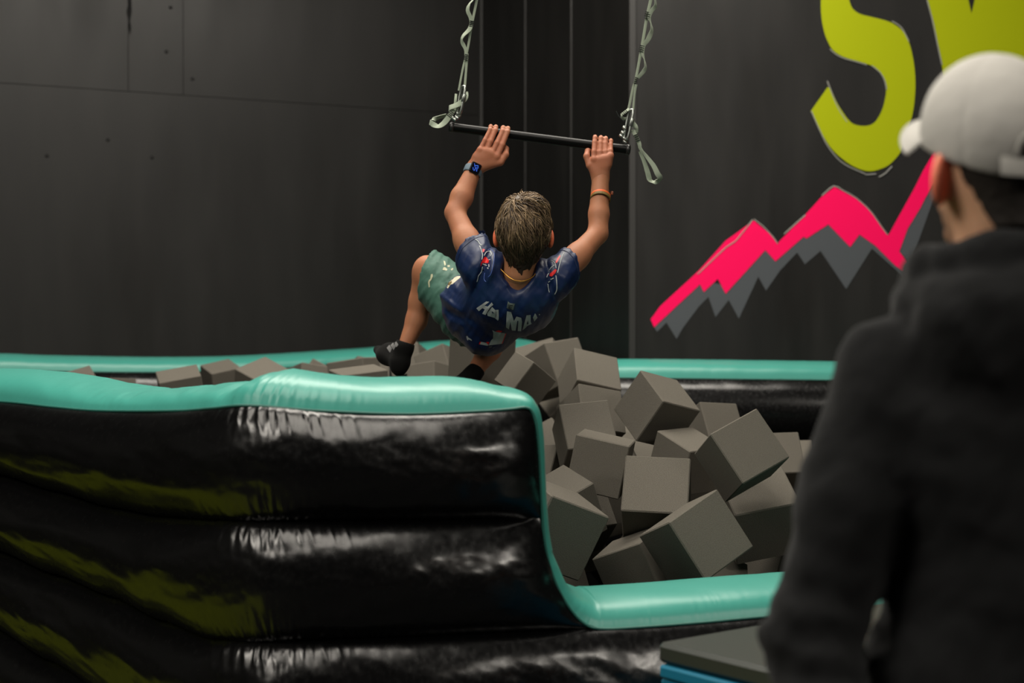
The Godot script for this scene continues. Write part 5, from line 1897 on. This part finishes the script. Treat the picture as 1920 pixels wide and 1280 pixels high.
func cap(t: Node3D, head: Vector3, hb: Basis):
	var c := Node3D.new()
	c.name = "baseball_cap"
	t.add_child(c, true)
	c.set_meta("label", "light grey baseball cap")
	var m := stuff_mat(Color(0.70, 0.69, 0.67), 0.85, 0.2)
	m.heightmap_enabled = true
	m.heightmap_scale = 0.04
	m.heightmap_texture = noise_tex(41, 0.3, 256, Color.BLACK, Color.WHITE, 2)
	triplanar(m, Vector3(8, 8, 8))
	var tilt := Basis(Vector3.RIGHT, 0.0)
	var f := Field.new(head - Vector3(0.17, 0.08, 0.17), head + Vector3(0.17, 0.19, 0.17), 0.0042)
	var cb := hb * tilt
	var o := head + hb * Vector3(0, 0.032, 0.006)
	f.blob(o, cb, Vector3(0.0975, 0.118, 0.116), 0.02)
	f.blob(o + hb * Vector3(0, 0.035, -0.025), cb, Vector3(0.086, 0.088, 0.086), 0.03)
	f.carve_blob(o, cb, Vector3(0.0865, 0.107, 0.105), 0.003)
	# lower edge: dips behind the ears and rises to the brow
	var rim_n := (hb * Vector3(0, -1, -0.32)).normalized()
	f.cut(head + hb * Vector3(0, 0.010, 0), rim_n)
	# the opening at the back above the strap
	f.carve_bone(head + hb * Vector3(0, 0.010, 0.05), head + hb * Vector3(0, 0.010, 0.17), 0.036, 0.036, 0.003)
	# put the strap back and press a line in at the panel seams
	f.ruffle(func(p: Vector3) -> float:
		var q := hb.inverse() * (p - o)
		var a := atan2(q.x, q.z)
		var v := 0.0
		for k in 6:
			var w := -PI + TAU * k / 6.0
			v += 0.0013 * exp(-pow(angle_difference(a, w) * 22.0 * maxf(0.2, Vector2(q.x, q.z).length() / 0.1), 2.0))
		return v + 0.0012 * noise_a.get_noise_3d(q.x * 16.0, q.y * 16.0, q.z * 16.0))
	var s := Shape.new()
	f.net(s)
	part("crown", s.mesh(m), c)
	# strap across the opening
	var st := []
	for k in 15:
		var a := lerpf(-0.62, 0.62, k / 14.0)
		st.append(head + hb * Vector3(sin(a) * 0.0925, -0.012 + 0.010 * absf(a), 0.006 + cos(a) * 0.1135))
	s = Shape.new()
	for k in st.size():
		var n: Vector3 = (st[k] - o)
		n.y = 0
		n = n.normalized()
		for p in [Vector2(-0.0012, -0.0125), Vector2(0.0018, -0.0125), Vector2(0.0018, 0.0125), Vector2(-0.0012, 0.0125)]:
			s.put(st[k] + n * p.x + Vector3(0, p.y, 0))
	for k in st.size() - 1:
		for j in 4:
			s.quad(k * 4 + j, k * 4 + (j + 1) % 4, k * 4 + 4 + (j + 1) % 4, k * 4 + 4 + j)
	part("strap", s.mesh(m), c)
	# stitched piping round the opening, and the edge of the crown
	var arc := []
	for k in 25:
		var a := lerpf(-0.1, PI + 0.1, k / 24.0)
		var q := Vector3(cos(a) * 0.0375, 0.010 + sin(a) * 0.0375, 0)
		var zz := 0.116 * sqrt(maxf(0.0, 1.0 - pow(q.x / 0.096, 2.0) - pow((q.y - 0.032) / 0.118, 2.0)))
		arc.append(head + hb * Vector3(q.x, q.y, 0.006 + zz))
	s = Shape.new()
	s.tube(arc, [0.0032], 6)
	part("opening_piping", s.mesh(m), c)
	# the brim, curved down at its sides
	s = Shape.new()
	var nu := 25
	var nv := 12
	for side in 2:
		for j in nv:
			var v := float(j) / (nv - 1)
			for i in nu:
				var a := lerpf(-1.22, 1.22, float(i) / (nu - 1))
				var inner := Vector3(sin(a) * 0.096, 0.0, -cos(a) * 0.108)
				var outer := Vector3(sin(a) * 0.101, 0.0, -cos(a) * 0.108 - 0.072 * pow(maxf(cos(a * 0.96), 0.0), 0.5))
				var q := inner.lerp(outer, v)
				q.y = 0.034 + 0.030 * cos(a) + 0.006 * v - 0.042 * pow(sin(a), 2.0) * (0.25 + v * 0.75) - side * 0.0035
				s.put(head + hb * (q + Vector3(0, 0.006, 0.006)))
		s.grid(side * nu * nv, nu, nv, side == 1)
	var rimline := []
	for i in nu:
		var a := lerpf(-1.22, 1.22, float(i) / (nu - 1))
		rimline.append(head + hb * Vector3(sin(a) * 0.101, 0.0445 + 0.030 * cos(a) - 0.042 * pow(sin(a), 2.0), 0.006 - cos(a) * 0.108 - 0.072 * pow(maxf(cos(a * 0.96), 0.0), 0.5)))
	s.tube(rimline, [0.0028], 6)
	part("brim", s.mesh(m), c)
	s = Shape.new()
	s.tube([o + hb * Vector3(0, 0.116, 0), o + hb * Vector3(0, 0.121, 0), o + hb * Vector3(0, 0.123, 0)], [0.008, 0.007, 0.003], 12)
	part("button", s.mesh(m), c)

func hoodie(t: Node3D, head: Vector3, hb: Basis, tb: Basis, foot: Vector3, sl: Vector3, el: Vector3, wl: Vector3, sr: Vector3, er: Vector3, wr: Vector3):
	var m := stuff_mat(Color(0.115, 0.117, 0.12), 0.95, 0.15)
	m.rim_enabled = true
	m.rim = 0.5
	m.heightmap_enabled = true
	m.heightmap_scale = 0.05
	m.heightmap_texture = noise_tex(43, 0.3, 256, Color.BLACK, Color.WHITE, 2)
	triplanar(m, Vector3(6, 6, 6))
	var bd := func(x: float, y: float, z: float) -> Vector3: return foot + tb * Vector3(x, y, z)
	var f := Field.new(foot + Vector3(-0.50, 0.80, -0.36), foot + Vector3(0.48, 1.68, 0.36), 0.009)
	# trunk
	f.blob(bd.call(0, 1.27, 0.0), tb, Vector3(0.195, 0.20, 0.145), 0.05)
	f.blob(bd.call(0, 1.06, -0.005), tb, Vector3(0.166, 0.24, 0.15), 0.06)
	f.bone(bd.call(-0.07, 0.92, -0.01), bd.call(0.07, 0.92, -0.01), 0.13, 0.13, 0.05)
	f.bone(sl + Vector3(0.03, -0.01, 0), bd.call(0.0, 1.45, 0.01), 0.078, 0.085, 0.05)
	f.bone(sr, bd.call(0.0, 1.45, 0.01), 0.082, 0.085, 0.06)
	# sleeves
	f.bone(sl, sl.lerp(el, 0.5), 0.083, 0.079, 0.03)
	f.bone(sl.lerp(el, 0.5), el, 0.078, 0.069, 0.02)
	f.bone(el, el.lerp(wl, 0.5), 0.069, 0.058, 0.02)
	f.bone(el.lerp(wl, 0.5), wl, 0.060, 0.043, 0.02)
	f.bone(sr, er, 0.083, 0.073, 0.03)
	f.bone(er, wr, 0.073, 0.045, 0.02)
	# the hood lies bunched round the neck
	var n0: Vector3 = P(1846, 490, 2.24)
	for k in 14:
		var a := TAU * k / 14.0
		var b := TAU * (k + 1) / 14.0
		var back := maxf(0.0, cos(a - 0.3))
		var pa := n0 + Vector3(sin(a) * 0.082, 0.012 * sin(a) + 0.006 * cos(a), cos(a) * 0.086)
		var pb := n0 + Vector3(sin(b) * 0.082, 0.012 * sin(b) + 0.006 * cos(b), cos(b) * 0.086)
		f.bone(pa, pb, 0.030, 0.030, 0.01)
		var qa := pa + Vector3(sin(a) * 0.010, -0.050 - 0.01 * back, cos(a) * 0.020)
		var qb := pb + Vector3(sin(b) * 0.010, -0.050 - 0.01 * back, cos(b) * 0.020)
		f.bone(qa, qb, 0.036, 0.036, 0.016)
	f.blob(n0 + Vector3(0.01, -0.10, 0.09), Basis(), Vector3(0.125, 0.085, 0.07), 0.04)
	f.carve_bone(n0 + Vector3(0, -0.02, 0), n0 + Vector3(0, 0.12, 0), 0.073, 0.085, 0.01)
	f.cut(wl, (wl - el).normalized(), wl, 0.1)
	f.cut(wr, (wr - er).normalized(), wr, 0.1)
	f.cut(foot + Vector3(0, 0.84, 0), Vector3.DOWN)
	# creases: at the elbow, from the armpit, and the deep fold that runs from the shoulder into the small of the back
	f.ruffle(func(p: Vector3) -> float:
		var q := p - foot
		var v := 0.011 * noise_a.get_noise_3d(q.x * 7.0 + q.y * 4.0, q.y * 5.0 - q.x * 4.0, q.z * 6.0)
		v += 0.003 * noise_b.get_noise_3d(q.x * 15.0, q.y * 20.0, q.z * 15.0)
		var d := (p - el).length()
		v += 0.006 * sin((p - el).dot((sl - el).normalized()) * 110.0 + noise_a.get_noise_3dv(p * 8.0) * 3.0) * exp(-d * d / 0.010)
		return v, 3.5)
	var s := Shape.new()
	f.net(s)
	part("sweatshirt", s.mesh(m), t, "black hooded sweatshirt")
	# ribbed cuffs and hem band
	for q in [[wl, el], [wr, er]]:
		var ax: Vector3 = (q[0] - q[1]).normalized()
		part("cuff", ring((q[0] as Vector3) - ax * 0.012, ax, 0.041, 0.041, 0.006, 0.05).mesh(m), t)
